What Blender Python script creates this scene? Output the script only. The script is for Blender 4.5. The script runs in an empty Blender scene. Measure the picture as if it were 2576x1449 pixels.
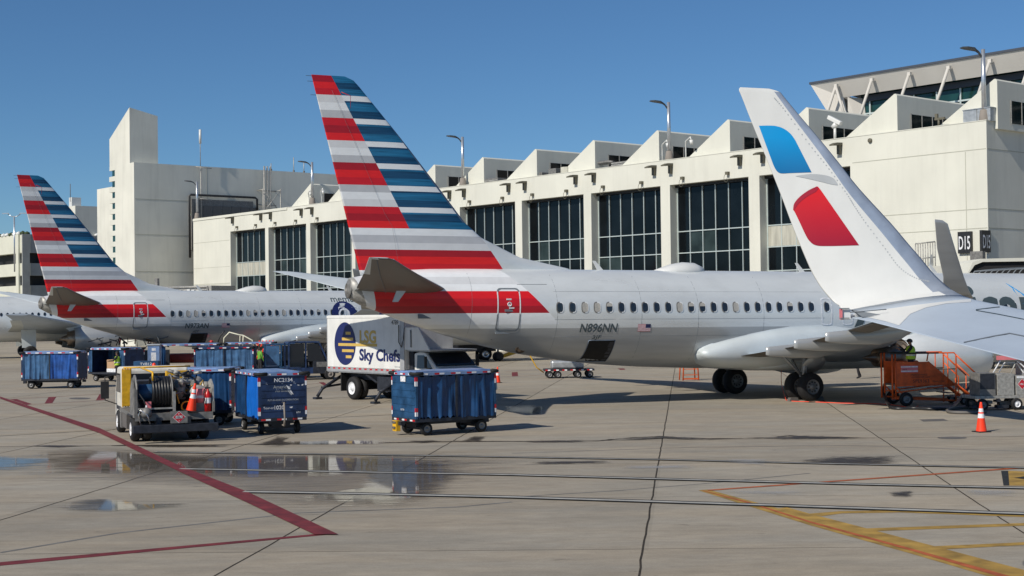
import bpy, bmesh, math, random
from math import sin, cos, tan, pi, radians, atan2, hypot, sqrt, floor
from mathutils import Vector, Matrix
from mathutils.bvhtree import BVHTree
from mathutils import noise as mnoise
random.seed(7)
S = bpy.context.scene
COL = S.collection
# ------------------------------------------------------------------ camera
F, CX, CY, PITCH, ROLL, H = 3572.0, 1288.0, 724.5, .0164, .0127, 3.70
def ray(u, v):
    U = u-CX; V = CY-v; cr, sr = cos(ROLL), sin(ROLL)
    x = U*cr+V*sr; z = -U*sr+V*cr; cp, sp = cos(PITCH), sin(PITCH)
    return Vector((x, F*cp-z*sp, F*sp+z*cp))/F
def G(u, v, z=0.0):                      # where the sight line through (u,v) meets height z
    r = ray(u, v); return Vector((0, 0, H))+r*((z-H)/r.z)
def at(u, v, d):                         # point at depth d
    r = ray(u, v); return Vector((0, 0, H))+r*(d/r.y)
cd = bpy.data.cameras.new('camera'); cam = bpy.data.objects.new('camera', cd); COL.objects.link(cam)
cd.sensor_width = 36; cd.lens = 36*F/2576; cd.clip_end = 6000; cd.clip_start = .1
fw = Vector((0, cos(PITCH), sin(PITCH))); up = Vector((0, -sin(PITCH), cos(PITCH))); rt = Vector((1, 0, 0))
R_ = rt*cos(ROLL)-up*sin(ROLL); U_ = rt*sin(ROLL)+up*cos(ROLL)
# image is turned counter-clockwise, so the camera is turned clockwise
R_ = rt*cos(ROLL)+up*(-sin(ROLL)); U_ = up*cos(ROLL)+rt*sin(ROLL)
M = Matrix((R_, U_, -fw)).transposed().to_4x4(); M.translation = (0, 0, H)
cam.matrix_world = M; S.camera = cam
# ------------------------------------------------------------------ light
AZ = radians(44.5); EL = radians(38)
tosun = Vector((-cos(AZ)*cos(EL), -sin(AZ)*cos(EL), sin(EL)))
ld = bpy.data.lights.new('sun', 'SUN'); ld.energy = 4.2; ld.angle = radians(.5); ld.color = (1, .935, .83)
lo = bpy.data.objects.new('sun', ld); COL.objects.link(lo); lo.rotation_euler = tosun.to_track_quat('Z', 'Y').to_euler()
W = bpy.data.worlds.new('World'); S.world = W; W.use_nodes = True
nt = W.node_tree; bg = nt.nodes['Background']; sky = nt.nodes.new('ShaderNodeTexSky'); sky.sky_type = 'NISHITA'
sky.sun_disc = False; sky.sun_elevation = EL; sky.sun_rotation = atan2(tosun.x, tosun.y)
sky.air_density = .85; sky.dust_density = 0; sky.ozone_density = 9
tint = nt.nodes.new('ShaderNodeVectorMath'); tint.operation = 'MULTIPLY'; tint.inputs[1].default_value = (.95, 1.07, 1.06)   # clearer, slightly cyan air
nt.links.new(sky.outputs[0], tint.inputs[0]); nt.links.new(tint.outputs[0], bg.inputs[0]); bg.inputs[1].default_value = .075
S.view_settings.view_transform = 'Standard'; S.view_settings.look = 'None'; S.view_settings.exposure = 0.0
# ------------------------------------------------------------------ materials
MATS = {}
def mat(name, col, rough=.5, metal=0., var=.06, scale=3., bump=0., bscale=30., streak=None, alpha=None, emit=0, dirt=0., spec=None, wave=None):
    if name in MATS: return MATS[name]
    m = bpy.data.materials.new(name); m.use_nodes = True; n = m.node_tree; L = n.links
    b = n.nodes['Principled BSDF']; b.inputs['Roughness'].default_value = rough; b.inputs['Metallic'].default_value = metal
    if spec is not None: b.inputs['Specular IOR Level'].default_value = spec
    tc = n.nodes.new('ShaderNodeTexCoord'); mp = n.nodes.new('ShaderNodeMapping'); L.new(tc.outputs['Object'], mp.inputs[0])
    if streak: mp.inputs['Scale'].default_value = streak
    nz = n.nodes.new('ShaderNodeTexNoise'); nz.inputs['Scale'].default_value = scale; nz.inputs['Detail'].default_value = 6
    L.new(mp.outputs[0], nz.inputs['Vector'])
    mr = n.nodes.new('ShaderNodeMapRange'); mr.inputs[1].default_value = .3; mr.inputs[2].default_value = .7
    mr.inputs[3].default_value = 1-var-dirt; mr.inputs[4].default_value = 1+var
    L.new(nz.outputs[0], mr.inputs[0])
    fac = mr.outputs[0]
    if wave:                                # rain streaks and patched areas
        mp2 = n.nodes.new('ShaderNodeMapping'); mp2.inputs['Scale'].default_value = (wave[0], wave[0], wave[1]); L.new(tc.outputs['Object'], mp2.inputs[0])
        n3 = n.nodes.new('ShaderNodeTexNoise'); n3.inputs['Scale'].default_value = 1; n3.inputs['Detail'].default_value = 5; n3.inputs['Roughness'].default_value = .65; L.new(mp2.outputs[0], n3.inputs['Vector'])
        m3 = n.nodes.new('ShaderNodeMapRange'); m3.inputs[1].default_value = .48; m3.inputs[2].default_value = .72; m3.inputs[3].default_value = 1; m3.inputs[4].default_value = 1-wave[2]; L.new(n3.outputs[0], m3.inputs[0])
        mm = n.nodes.new('ShaderNodeMath'); mm.operation = 'MULTIPLY'; L.new(mr.outputs[0], mm.inputs[0]); L.new(m3.outputs[0], mm.inputs[1]); fac = mm.outputs[0]
    mx = n.nodes.new('ShaderNodeVectorMath'); mx.operation = 'SCALE'; mx.inputs[0].default_value = col[:3]
    L.new(fac, mx.inputs['Scale']); L.new(mx.outputs[0], b.inputs['Base Color'])
    rr = n.nodes.new('ShaderNodeMapRange'); rr.inputs[3].default_value = rough*.85; rr.inputs[4].default_value = min(1, rough*1.2)
    L.new(nz.outputs[0], rr.inputs[0]); L.new(rr.outputs[0], b.inputs['Roughness'])
    if bump:
        n2 = n.nodes.new('ShaderNodeTexNoise'); n2.inputs['Scale'].default_value = bscale; n2.inputs['Detail'].default_value = 4
        L.new(mp.outputs[0], n2.inputs['Vector'])
        bp = n.nodes.new('ShaderNodeBump'); bp.inputs['Strength'].default_value = bump; bp.inputs['Distance'].default_value = .02
        L.new(n2.outputs[0], bp.inputs['Height']); L.new(bp.outputs[0], b.inputs['Normal'])
    if alpha is not None: b.inputs['Alpha'].default_value = alpha
    MATS[name] = m; return m
def c255(r, g, b):
    f = lambda c: ((c/255+.055)/1.055)**2.4 if c > 10 else c/255/12.92
    return (f(r), f(g), f(b))
mat('silver_paint', (.69, .72, .72), .28, .2, .05, .8, streak=(.5, 1, 2), bump=.09, bscale=1.4, wave=(1.2, 2.5, .06))
mat('silver_shaded', (.42, .435, .44), .3, .3, .10, 1.2, streak=(.3, 1, 3))  # the silver paint again, darkened so the shade is in its colour
mat('fairing_paint', (.60, .65, .66), .45, .1, .05, 1)
mat('white_paint', (.70, .705, .68), .35, 0, .03, 1.2, bump=.02, bscale=3, wave=(1.5, .7, .07))
mat('tail_white', (.74, .76, .77), .38, 0, .04, 3, streak=(1, 1, 3))
mat('tail_light_grey', (.62, .63, .64), .38, 0, .04, 3)
mat('tail_grey', (.46, .47, .49), .38, 0, .05, 3)
mat('tail_red', (.54, .008, .018), .36, 0, .06, 3, streak=(1, 1, 4))
mat('tail_bright_red', (.70, .012, .015), .36, 0, .06, 3, streak=(1, 1, 4))
mat('tail_dark_red', (.36, .006, .016), .36, 0, .06, 3, streak=(1, 1, 4))
mat('tail_navy', (.008, .055, .125), .34, 0, .35, 2.2, streak=(.35, 1, 9))
mat('tail_blue', (.015, .13, .26), .34, 0, .35, 2.2, streak=(.35, 1, 9))
mat('bare_metal', (.60, .65, .70), .36, .7, .15, 4, bump=.1, bscale=6)
mat('edge_metal', (.16, .2, .26), .4, .5, .15, 4)
mat('underside_shade', (.13, .115, .10), .5, 0, .12, 1.5)  # grey paint darkened to brown, underside shade put into the colour
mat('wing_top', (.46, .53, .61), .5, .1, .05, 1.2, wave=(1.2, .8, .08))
mat('seam_grey', (.16, .18, .2), .6)
mat('window_glass', (.02, .03, .045), .12, 0, .3, 30)
mat('window_shade', (.42, .4, .36), .4, 0, .1, 20)
mat('window_frame_paint', (.7, .72, .73), .35)
mat('black_void', (.004, .004, .004), .8)
mat('rubber', (.012, .012, .013), .75, 0, .3, 8, bump=.1)
mat('hub_grey', (.22, .22, .22), .5, .3, .2, 10)
mat('gear_metal', (.35, .36, .37), .4, .6, .2, 10)
mat('nozzle_metal', (.25, .2, .16), .35, .9, .2, 5)
mat('black_plastic', (.015, .016, .018), .5, 0, .2, 8)
mat('letter_grey', (.06, .085, .095), .5)
mat('letter_navy', (.012, .02, .11), .45)
mat('letter_white', (.75, .76, .78), .5, 0, .25, 14)
mat('letter_gold', (.62, .42, .1), .5)
mat('letter_black', (.02, .02, .02), .5)
mat('wall_plaster', (.665, .66, .58), .85, 0, .04, .3, bump=.12, bscale=7, dirt=.03, wave=(1.6, .16, .055))
mat('wall_plaster_shaded', (.70, .69, .61), .85, 0, .05, .25, bump=.12, bscale=7, dirt=.05, wave=(1.1, .12, .11))  # same cream plaster, colour lightened to lift the shaded walls
mat('joint_shade', (.42, .42, .35), .9)
mat('spandrel', (.46, .45, .38), .8, 0, .12, 1.2, streak=(3, 3, .4), dirt=.15)
mat('facade_glass', (.004, .006, .008), .06, 0, .6, .5, spec=.25)
mat('mullion', (.55, .62, .6), .45, .3)
mat('dark_interior', (.01, .01, .011), .6)
mat('facade_glass_pale', (.028, .042, .042), .1, 0, .6, .5, spec=.25)
mat('green_glass', (.012, .05, .045), .08, 0, .4, .4, spec=.5)
mat('soffit', (.60, .57, .52), .7, 0, .04, .5)
mat('roof_edge', (.05, .06, .08), .6)
mat('roof_membrane', (.4, .4, .38), .9)
mat('lamp_metal', (.6, .63, .66), .3, .7, .1, 5)
mat('lamp_head', (.07, .075, .08), .45, .3)
mat('lamp_base', (.25, .22, .19), .8)
mat('bronze_fixture', (.13, .12, .085), .6)
mat('duct_metal', (.45, .47, .48), .45, .6, .15, 4)
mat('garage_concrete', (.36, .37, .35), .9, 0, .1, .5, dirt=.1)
mat('garage_lit', (.62, .62, .52), .9, 0, .06, .5)  # same garage concrete, sunlight on these sides put into the colour
mat('foliage', (.05, .075, .03), .9, 0, .4, 4)
mat('navy_body', (.020, .045, .12), .45, .1, .3, 3, dirt=.15, wave=(6, 2, .4))
mat('blue_body', (.02, .075, .17), .42, .1, .3, 3, dirt=.15)
mat('roof_blue', (.22, .33, .55), .4, .1, .2, 2.5, dirt=.15)
mat('curtain_navy', (.008, .045, .13), .33, 0, .3, 2.5, bump=.4, bscale=5)
mat('curtain_blue', (.02, .085, .32), .22, 0, .35, 3, bump=.5, bscale=5)
mat('curtain_steel', (.05, .12, .24), .25, 0, .35, 3, bump=.5, bscale=5)
mat('curtain_bright', (.004, .12, .50), .4, 0, .12, 3, bump=.3, bscale=4)
mat('reflect_red', (.5, .012, .018), .4)
mat('reflect_white', (.8, .8, .82), .4)
mat('frame_dark', (.03, .034, .045), .5, .3, .3, 6)
mat('yellow_paint', (.75, .42, .02), .45, 0, .15, 6, dirt=.1)
mat('cream_paint', (.75, .72, .55), .5, 0, .1, 6)
mat('truck_white', (.72, .70, .63), .4, 0, .08, 3, dirt=.1, wave=(4, 1, .25))
mat('box_white', (.76, .76, .73), .45, 0, .05, 1.5, dirt=.05, wave=(3, .4, .10))
mat('box_edge', (.45, .46, .47), .5, .4, .1, 6)
mat('equip_grey', (.20, .195, .185), .55, .2, .2, 6, dirt=.15)
mat('equip_light', (.40, .39, .36), .5, .3, .2, 8, dirt=.15)
mat('hose_black', (.016, .016, .018), .4, 0, .2, 10)
mat('placard_red', (.5, .015, .03), .45)
mat('ext_red', (.6, .012, .012), .3)
mat('bucket_pink', (.72, .2, .22), .5)
mat('cone_orange', (1.0, .055, .012), .45, 0, .06, 4)
mat('stairs_orange', (.72, .11, .015), .45, 0, .2, 4, dirt=.15)
mat('cab_glass', (.015, .02, .028), .05)
mat('cab_glass_blue', (.05, .13, .2), .1)
mat('chrome', (.7, .7, .7), .15, .9)
mat('line_red', (.17, .020, .026), .85, 0, .2, 3, dirt=.2, bump=.1)
mat('line_orange', (.42, .10, .03), .85, 0, .2, 3, dirt=.2)
mat('line_yellow', (.40, .245, .05), .85, 0, .2, 2.5, dirt=.25)
mat('line_black', (.035, .038, .04), .9, 0, .2, 3, spec=.1)
mat('line_white', (.38, .375, .35), .9, 0, .2, 3, spec=.1)
mat('joint_tar', (.05, .043, .035), .9, 0, .3, 4, spec=.1)
mat('steel_plate', (.14, .13, .12), .6, .2)
mat('tire_mark', (.15, .145, .135), .8, 0, .3, 2)
mat('skin', (.30, .16, .10), .5)
mat('hair', (.02, .015, .012), .7)
mat('vest_yellow', (.5, .75, .05), .6)
mat('vest_green', (.12, .35, .03), .7)
mat('cloth_dark', (.02, .02, .025), .8)
mat('cloth_grey', (.16, .17, .18), .8)
mat('cloth_blue', (.03, .07, .18), .8)
mat('cloth_white', (.7, .7, .68), .8)
mat('cap_red', (.6, .05, .05), .7)
mat('cardboard', (.45, .28, .16), .8)
mat('bag_black', (.02, .02, .022), .5)
mat('bag_red', (.4, .05, .03), .5)
mat('flag_red', (.5, .06, .08), .5)
mat('flag_blue', (.015, .02, .09), .5)
mat('logo_blue_top', (.0, .30, .68), .4, 0, .05, 3)
mat('logo_red_dark', (.36, .01, .03), .4)
mat('swoosh_grey', (.42, .44, .45), .4)
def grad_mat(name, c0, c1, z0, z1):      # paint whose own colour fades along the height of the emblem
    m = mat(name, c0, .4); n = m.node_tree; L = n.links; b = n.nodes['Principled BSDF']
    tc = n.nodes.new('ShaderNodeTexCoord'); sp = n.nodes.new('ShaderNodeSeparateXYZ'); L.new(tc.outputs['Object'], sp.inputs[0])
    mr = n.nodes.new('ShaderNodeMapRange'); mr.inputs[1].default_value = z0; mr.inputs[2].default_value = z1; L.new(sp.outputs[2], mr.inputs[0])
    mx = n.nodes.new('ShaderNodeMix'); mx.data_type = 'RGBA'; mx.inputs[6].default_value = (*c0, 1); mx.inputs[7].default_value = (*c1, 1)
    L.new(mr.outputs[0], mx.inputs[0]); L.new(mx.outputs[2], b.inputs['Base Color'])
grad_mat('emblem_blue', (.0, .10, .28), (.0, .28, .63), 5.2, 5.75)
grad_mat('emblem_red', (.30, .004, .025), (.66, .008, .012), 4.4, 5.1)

def ground_mat():
    m = bpy.data.materials.new('apron_concrete'); m.use_nodes = True; n = m.node_tree; L = n.links; b = n.nodes['Principled BSDF']
    tc = n.nodes.new('ShaderNodeTexCoord')
    def noise(scale, sc, det=8, rough=.6):
        mp = n.nodes.new('ShaderNodeMapping'); mp.inputs['Scale'].default_value = sc; mp.inputs['Rotation'].default_value = (0, 0, -.12)
        L.new(tc.outputs['Object'], mp.inputs[0])
        t = n.nodes.new('ShaderNodeTexNoise'); t.inputs['Scale'].default_value = scale; t.inputs['Detail'].default_value = det; t.inputs['Roughness'].default_value = rough
        L.new(mp.outputs[0], t.inputs['Vector']); return t.outputs[0]
    def ramp(src, a, b_, ca, cb):
        r = n.nodes.new('ShaderNodeMapRange'); r.inputs[1].default_value = a; r.inputs[2].default_value = b_; r.inputs[3].default_value = ca; r.inputs[4].default_value = cb
        L.new(src, r.inputs[0]); return r.outputs[0]
    def mul(a, c):
        k = n.nodes.new('ShaderNodeMath'); k.operation = 'MULTIPLY'; L.new(a, k.inputs[0]); L.new(c, k.inputs[1]); return k.outputs[0]
    # slab to slab tone
    sx = n.nodes.new('ShaderNodeSeparateXYZ'); L.new(tc.outputs['Object'], sx.inputs[0])
    def mth(op, a, c, d=None):
        k = n.nodes.new('ShaderNodeMath'); k.operation = op
        for i_, q in enumerate((a, c, d)):
            if q is None: continue
            if isinstance(q, (int, float)): k.inputs[i_].default_value = q
            else: L.new(q, k.inputs[i_])
        return k.outputs[0]
    ux = mth('FLOOR', mth('DIVIDE', mth('ADD', mth('MULTIPLY_ADD', sx.outputs[1], -.122, sx.outputs[0]), 1.85+.122*40.), 6.1), 0)
    uy = mth('FLOOR', mth('DIVIDE', mth('ADD', mth('MULTIPLY_ADD', sx.outputs[0], .029, sx.outputs[1]), -40.3), 6.1), 0)
    cb_ = n.nodes.new('ShaderNodeCombineXYZ'); L.new(ux, cb_.inputs[0]); L.new(uy, cb_.inputs[1])
    wn = n.nodes.new('ShaderNodeTexWhiteNoise'); L.new(cb_.outputs[0], wn.inputs['Vector'])
    slab = ramp(wn.outputs[0], 0, 1, .90, 1.06)
    big = ramp(noise(.12, (1, 1, 1)), .3, .7, .88, 1.08)
    st = ramp(noise(.9, (.35, 1.2, 1)), .3, .72, .84, 1.08)
    st2 = ramp(noise(3.2, (.45, 1.1, 1), 12, .8), .30, .70, .80, 1.16)
    fine = ramp(noise(26, (1, 1, 1), 10, .85), .3, .7, .82, 1.16)
    spots = ramp(noise(2.6, (.5, 1, 1), 10, .7), .30, .38, .62, 1)
    f = mul(mul(mul(big, st), mul(fine, spots)), mul(slab, st2))
    tn = n.nodes.new('ShaderNodeMix'); tn.data_type = 'RGBA'; tn.inputs[6].default_value = (.385, .332, .255, 1); tn.inputs[7].default_value = (.362, .328, .268, 1)
    L.new(ramp(noise(.5, (.3, 1, 1)), .4, .6, 0, 1), tn.inputs[0])
    v = n.nodes.new('ShaderNodeVectorMath'); v.operation = 'SCALE'; L.new(tn.outputs[2], v.inputs[0]); L.new(f, v.inputs['Scale'])
    b.inputs['Specular IOR Level'].default_value = .22
    L.new(v.outputs[0], b.inputs['Base Color'])
    L.new(ramp(noise(.9, (.22, 1.5, 1)), .3, .7, .7, .9), b.inputs['Roughness'])
    bp = n.nodes.new('ShaderNodeBump'); bp.inputs['Strength'].default_value = .25; bp.inputs['Distance'].default_value = .01
    L.new(noise(14, (1, 1, 1)), bp.inputs['Height']); L.new(bp.outputs[0], b.inputs['Normal'])
    MATS['apron_concrete'] = m
ground_mat()
def wet_mat(name, col, rough, lo_, hi, scale=(.35, 1.6, 1), amt=1.):   # thin patchy film of water or stain
    m = bpy.data.materials.new(name); m.use_nodes = True; n = m.node_tree; L = n.links; b = n.nodes['Principled BSDF']
    b.inputs['Base Color'].default_value = (*col, 1); b.inputs['Roughness'].default_value = rough
    tc = n.nodes.new('ShaderNodeTexCoord'); mp = n.nodes.new('ShaderNodeMapping'); mp.inputs['Scale'].default_value = scale
    L.new(tc.outputs['Object'], mp.inputs[0])
    t = n.nodes.new('ShaderNodeTexNoise'); t.inputs['Scale'].default_value = 1.3; t.inputs['Detail'].default_value = 9; t.inputs['Roughness'].default_value = .62
    L.new(mp.outputs[0], t.inputs['Vector'])
    at_ = n.nodes.new('ShaderNodeAttribute'); at_.attribute_name = 'edge'
    ad = n.nodes.new('ShaderNodeMath'); ad.operation = 'MULTIPLY_ADD'; ad.inputs[1].default_value = .55; L.new(at_.outputs['Fac'], ad.inputs[0]); 
    L.new(t.outputs[0], ad.inputs[2])
    r = n.nodes.new('ShaderNodeMapRange'); r.inputs[1].default_value = lo_; r.inputs[2].default_value = hi; r.inputs[4].default_value = amt
    L.new(ad.outputs[0], r.inputs[0]); L.new(r.outputs[0], b.inputs['Alpha'])
    MATS[name] = m
wet_mat('water_film', (.17, .145, .115), .035, .72, .98, scale=(.6, 5.5, 1), amt=.74)
wet_mat('damp_stain', (.13, .105, .08), .45, .66, 1.0, scale=(.5, 3.5, 1), amt=.38)
wet_mat('dark_stain', (.04, .03, .02), .5, .80, 1.02, scale=(2.2, 9, 1), amt=.85)
wet_mat('pale_stain', (.42, .42, .42), .5, .80, 1.1, amt=.5)
# ------------------------------------------------------------------ object helpers
def tag(o, label=None, cat=None, group=None, kind=None):
    if label: o['label'] = label
    if cat: o['category'] = cat
    if group: o['group'] = group
    if kind: o['kind'] = kind
    return o
def thing(name, label, cat, loc=(0, 0, 0), rz=0., group=None):
    o = bpy.data.objects.new(name, None); COL.objects.link(o); o.location = loc; o.rotation_euler = (0, 0, rz); o.empty_display_size = .3
    return tag(o, label, cat, group)
def children(o): return [c for c in bpy.data.objects if c.parent == o]
def copy_tree(o, parent=None):
    c = o.copy(); COL.objects.link(c)
    if parent is not None:
        c.parent = parent
    for ch in children(o): copy_tree(ch, c)
    return c
class MB:
    def __init__(s): s.bm = bmesh.new(); s.names = []
    def mi(s, m):
        if m not in s.names: s.names.append(m)
        return s.names.index(m)
    def face(s, pts, m, smooth=False):
        vs = [s.bm.verts.new(p) for p in pts]
        try: f = s.bm.faces.new(vs)
        except ValueError: return None
        f.material_index = s.mi(m); f.smooth = smooth; return f
    def box(s, c, d, m, rz=0., M=None):
        x, y, z = d[0]/2, d[1]/2, d[2]/2; R = Matrix.Rotation(rz, 4, 'Z')
        if M is not None: R = M
        P = [Vector(c)+(R @ Vector((a*x, b*y, e*z))) for a in (-1, 1) for b in (-1, 1) for e in (-1, 1)]
        v = [s.bm.verts.new(p) for p in P]; k = s.mi(m)
        for q in ((0, 1, 3, 2), (4, 6, 7, 5), (0, 4, 5, 1), (2, 3, 7, 6), (0, 2, 6, 4), (1, 5, 7, 3)):
            f = s.bm.faces.new([v[i] for i in q]); f.material_index = k
        return s
    def bx(s, x0, x1, y0, y1, z0, z1, m): return s.box(((x0+x1)/2, (y0+y1)/2, (z0+z1)/2), (x1-x0, y1-y0, z1-z0), m)
    def loft(s, rings, m, close=True, cap=True, smooth=True, mfun=None):
        vs = [[s.bm.verts.new(p) for p in r] for r in rings]; k = s.mi(m); n = len(rings[0])
        for i in range(len(rings)-1):
            for j in range(n if close else n-1):
                a, b_, c, d = vs[i][j], vs[i][(j+1) % n], vs[i+1][(j+1) % n], vs[i+1][j]
                try: f = s.bm.faces.new([a, b_, c, d])
                except ValueError: continue
                f.material_index = k if mfun is None else s.mi(mfun(i, j)); f.smooth = smooth
        if cap:
            for r in (vs[0][::-1], vs[-1]):
                try: f = s.bm.faces.new(r); f.material_index = k
                except ValueError: pass
        return s
    def cyl(s, p0, p1, r, m, seg=14, r1=None, cap=True, smooth=True):
        p0, p1 = Vector(p0), Vector(p1); d = (p1-p0).normalized(); a = d.orthogonal().normalized(); b_ = d.cross(a); r1 = r if r1 is None else r1
        ring = lambda c, q: [c+a*(q*cos(2*pi*i/seg))+b_*(q*sin(2*pi*i/seg)) for i in range(seg)]
        return s.loft([ring(p0, r), ring(p1, r1)], m, True, cap, smooth)
    def tube(s, path, r, m, seg=8, closed=False):
        P = [Vector(p) for p in path]; rings = []; prev = None
        for i, p in enumerate(P):
            a = P[max(i-1, 0)]; b_ = P[min(i+1, len(P)-1)]; d = (b_-a).normalized()
            if prev is None: u = d.orthogonal().normalized()
            else:
                u = (prev-d*prev.dot(d)); u = u.normalized() if u.length > 1e-5 else d.orthogonal().normalized()
            prev = u; w = d.cross(u); rings.append([p+u*(r*cos(2*pi*k/seg))+w*(r*sin(2*pi*k/seg)) for k in range(seg)])
        return s.loft(rings, m)
    def lathe(s, c, axis, prof, m, seg=24, mfun=None, cap=False):   # prof: (distance along axis, radius)
        c = Vector(c); d = Vector(axis).normalized(); a = d.orthogonal().normalized(); b_ = d.cross(a)
        rings = [[c+d*t+a*(q*cos(2*pi*i/seg))+b_*(q*sin(2*pi*i/seg)) for i in range(seg)] for t, q in prof]
        return s.loft(rings, m, True, cap, True, mfun)
    def prism(s, poly, vec, m):          # poly: list of 3-D points, extruded by vec
        v = Vector(vec); A = [Vector(p) for p in poly]; n = len(A); a = [s.bm.verts.new(p) for p in A]; b_ = [s.bm.verts.new(p+v) for p in A]; k = s.mi(m)
        for f in (a[::-1], b_): s.bm.faces.new(f).material_index = k
        for i in range(n): s.bm.faces.new([a[i], a[(i+1) % n], b_[(i+1) % n], b_[i]]).material_index = k
        return s
    def build(s, name, parent=None, bevel=0., weld=False, subd=0):
        if weld: bmesh.ops.remove_doubles(s.bm, verts=s.bm.verts, dist=.0005)
        bmesh.ops.recalc_face_normals(s.bm, faces=s.bm.faces)
        me = bpy.data.meshes.new(name); s.bm.to_mesh(me); s.bm.free()
        for n_ in s.names: me.materials.append(MATS[n_])
        o = bpy.data.objects.new(name, me); COL.objects.link(o)
        if parent is not None: o.parent = parent
        if bevel:
            b = o.modifiers.new('bevel', 'BEVEL'); b.width = bevel; b.segments = 2; b.limit_method = 'ANGLE'
        if subd:
            b = o.modifiers.new('sub', 'SUBSURF'); b.levels = subd; b.render_levels = subd
        return o
_tcache = {}
def text2d(txt, size=1., bold=0., shear=0.):  # list of 2-D triangles/polys of the lettering, origin left baseline
    key = (txt, bold, shear)
    if key not in _tcache:
        cu = bpy.data.curves.new('t', 'FONT'); cu.body = txt; cu.size = 1; cu.offset = bold; cu.shear = shear; cu.resolution_u = 3
        o = bpy.data.objects.new('t', cu); COL.objects.link(o); dg = bpy.context.evaluated_depsgraph_get(); dg.update()
        me = bpy.data.meshes.new_from_object(o.evaluated_get(dg))
        fs = [[(me.vertices[i].co.x, me.vertices[i].co.y) for i in p.vertices] for p in me.polygons]
        bpy.data.objects.remove(o); bpy.data.curves.remove(cu); bpy.data.meshes.remove(me); _tcache[key] = fs
    return [[(x*size, y*size) for x, y in f] for f in _tcache[key]]
def twidth(fs): xs = [p[0] for f in fs for p in f]; return max(xs)-min(xs)
def put_text(mb, txt, org, right, upv, size, m, width=None, bold=0., shear=0., center=False):
    fs = text2d(txt, size, bold, shear); right = Vector(right).normalized(); upv = Vector(upv).normalized(); org = Vector(org)
    sx = 1. if width is None else width/twidth(fs); x0 = 0
    if center: x0 = -(max(p[0] for f in fs for p in f)+min(p[0] for f in fs for p in f))/2*sx
    for f in fs: mb.face([org+right*(x*sx+x0)+upv*y for x, y in f], m)
    return mb
# ------------------------------------------------------------------ aeroplane (X aft from nose, Y to starboard, Z up)
GX = 19.7
def T(X, Y, Z): return Vector((GX-X, -Y, Z))
def interp(tab, x):
    if x <= tab[0][0]: return tab[0][1]
    for (a, b), (c, d) in zip(tab, tab[1:]):
        if x <= c: t = (x-a)/(c-a); return b+(d-b)*t
    return tab[-1][1]
BOT = [(0, 2.75), (.25, 2.35), (.6, 2.1), (1.2, 1.82), (2.2, 1.55), (3.5, 1.36), (5.5, 1.25), (23, 1.25), (25.7, 1.36), (27.5, 1.49), (29.2, 1.68), (30.9, 1.95), (32.5, 2.31), (34.1, 2.76), (35.4, 3.18), (36.5, 3.6), (37.2, 3.86), (37.6, 4.08)]
TOP = [(0, 2.85), (.25, 3.2), (.6, 3.45), (1.2, 3.8), (2.2, 4.45), (3.5, 4.98), (5.5, 5.24), (33, 5.24), (34.5, 5.22), (35.5, 5.17), (36.5, 5.05), (37.2, 4.93), (37.6, 4.86)]
WID = [(0, .05), (.25, .42), (.6, .7), (1.2, 1.02), (2.2, 1.4), (3.5, 1.72), (5.5, 1.88), (25.5, 1.88), (27.5, 1.85), (29.2, 1.76), (30.9, 1.6), (32.5, 1.38), (34.1, 1.1), (35.4, .84), (36.5, .6), (37.2, .44), (37.6, .36)]
def fus(X):
    zt, zb, w = interp(TOP, X), interp(BOT, X), interp(WID, X); zc = zb+.55*(zt-zb); return zt, zb, zc, w
def side_y(X, Z, off=0.):
    zt, zb, zc, w = fus(X); h = zt-zc if Z > zc else zc-zb; q = max(0., 1-((Z-zc)/h)**2); return w*sqrt(q)+off
def fus_mesh(mb):
    Xs = sorted(set([x for x, _ in BOT]+[x for x, _ in TOP]+[.12, .4, .9, 1.7, 2.8, 4.5]+[5.5+i*1.09 for i in range(17)]+[24+i*.7 for i in range(19)])); Xs = [x for x in Xs if x <= 37.6]
    rings = []
    for X in Xs:
        zt, zb, zc, w = fus(X); r = []
        for i in range(48):
            a = 2*pi*i/48; z = sin(a); y = cos(a); r.append(T(X, w*y, zc+(zt-zc if z > 0 else zc-zb)*z))
        rings.append(r)
    mb.loft(rings, 'silver_paint')
def cut(bm, co, no):
    bmesh.ops.bisect_plane(bm, geom=bm.verts[:]+bm.edges[:]+bm.faces[:], dist=1e-5, plane_co=co, plane_no=no)
BANDS = [12.34, 11.63, 10.79, 9.96, 9.15, 8.33, 7.53, 6.73, 5.93, 5.15]
def wing_loops(secs, n=9):               # secs: (LE, TE, thickness, up vector)
    out = []
    for le, te, th, upv in secs:
        le, te, upv = Vector(le), Vector(te), Vector(upv); c = te-le; r = []
        for s_ in range(n+1):
            x = (1-cos(pi*s_/n))/2; y = th*5*(.2969*sqrt(x)-.126*x-.3516*x*x+.2843*x**3-.1015*x**4)*c.length; r.append(le+c*x+upv*y)
        for s_ in range(n-1, 0, -1):
            x = (1-cos(pi*s_/n))/2; y = th*5*(.2969*sqrt(x)-.126*x-.3516*x*x+.2843*x**3-.1015*x**4)*c.length; r.append(le+c*x-upv*y*.9)
        out.append(r)
    return out
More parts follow.
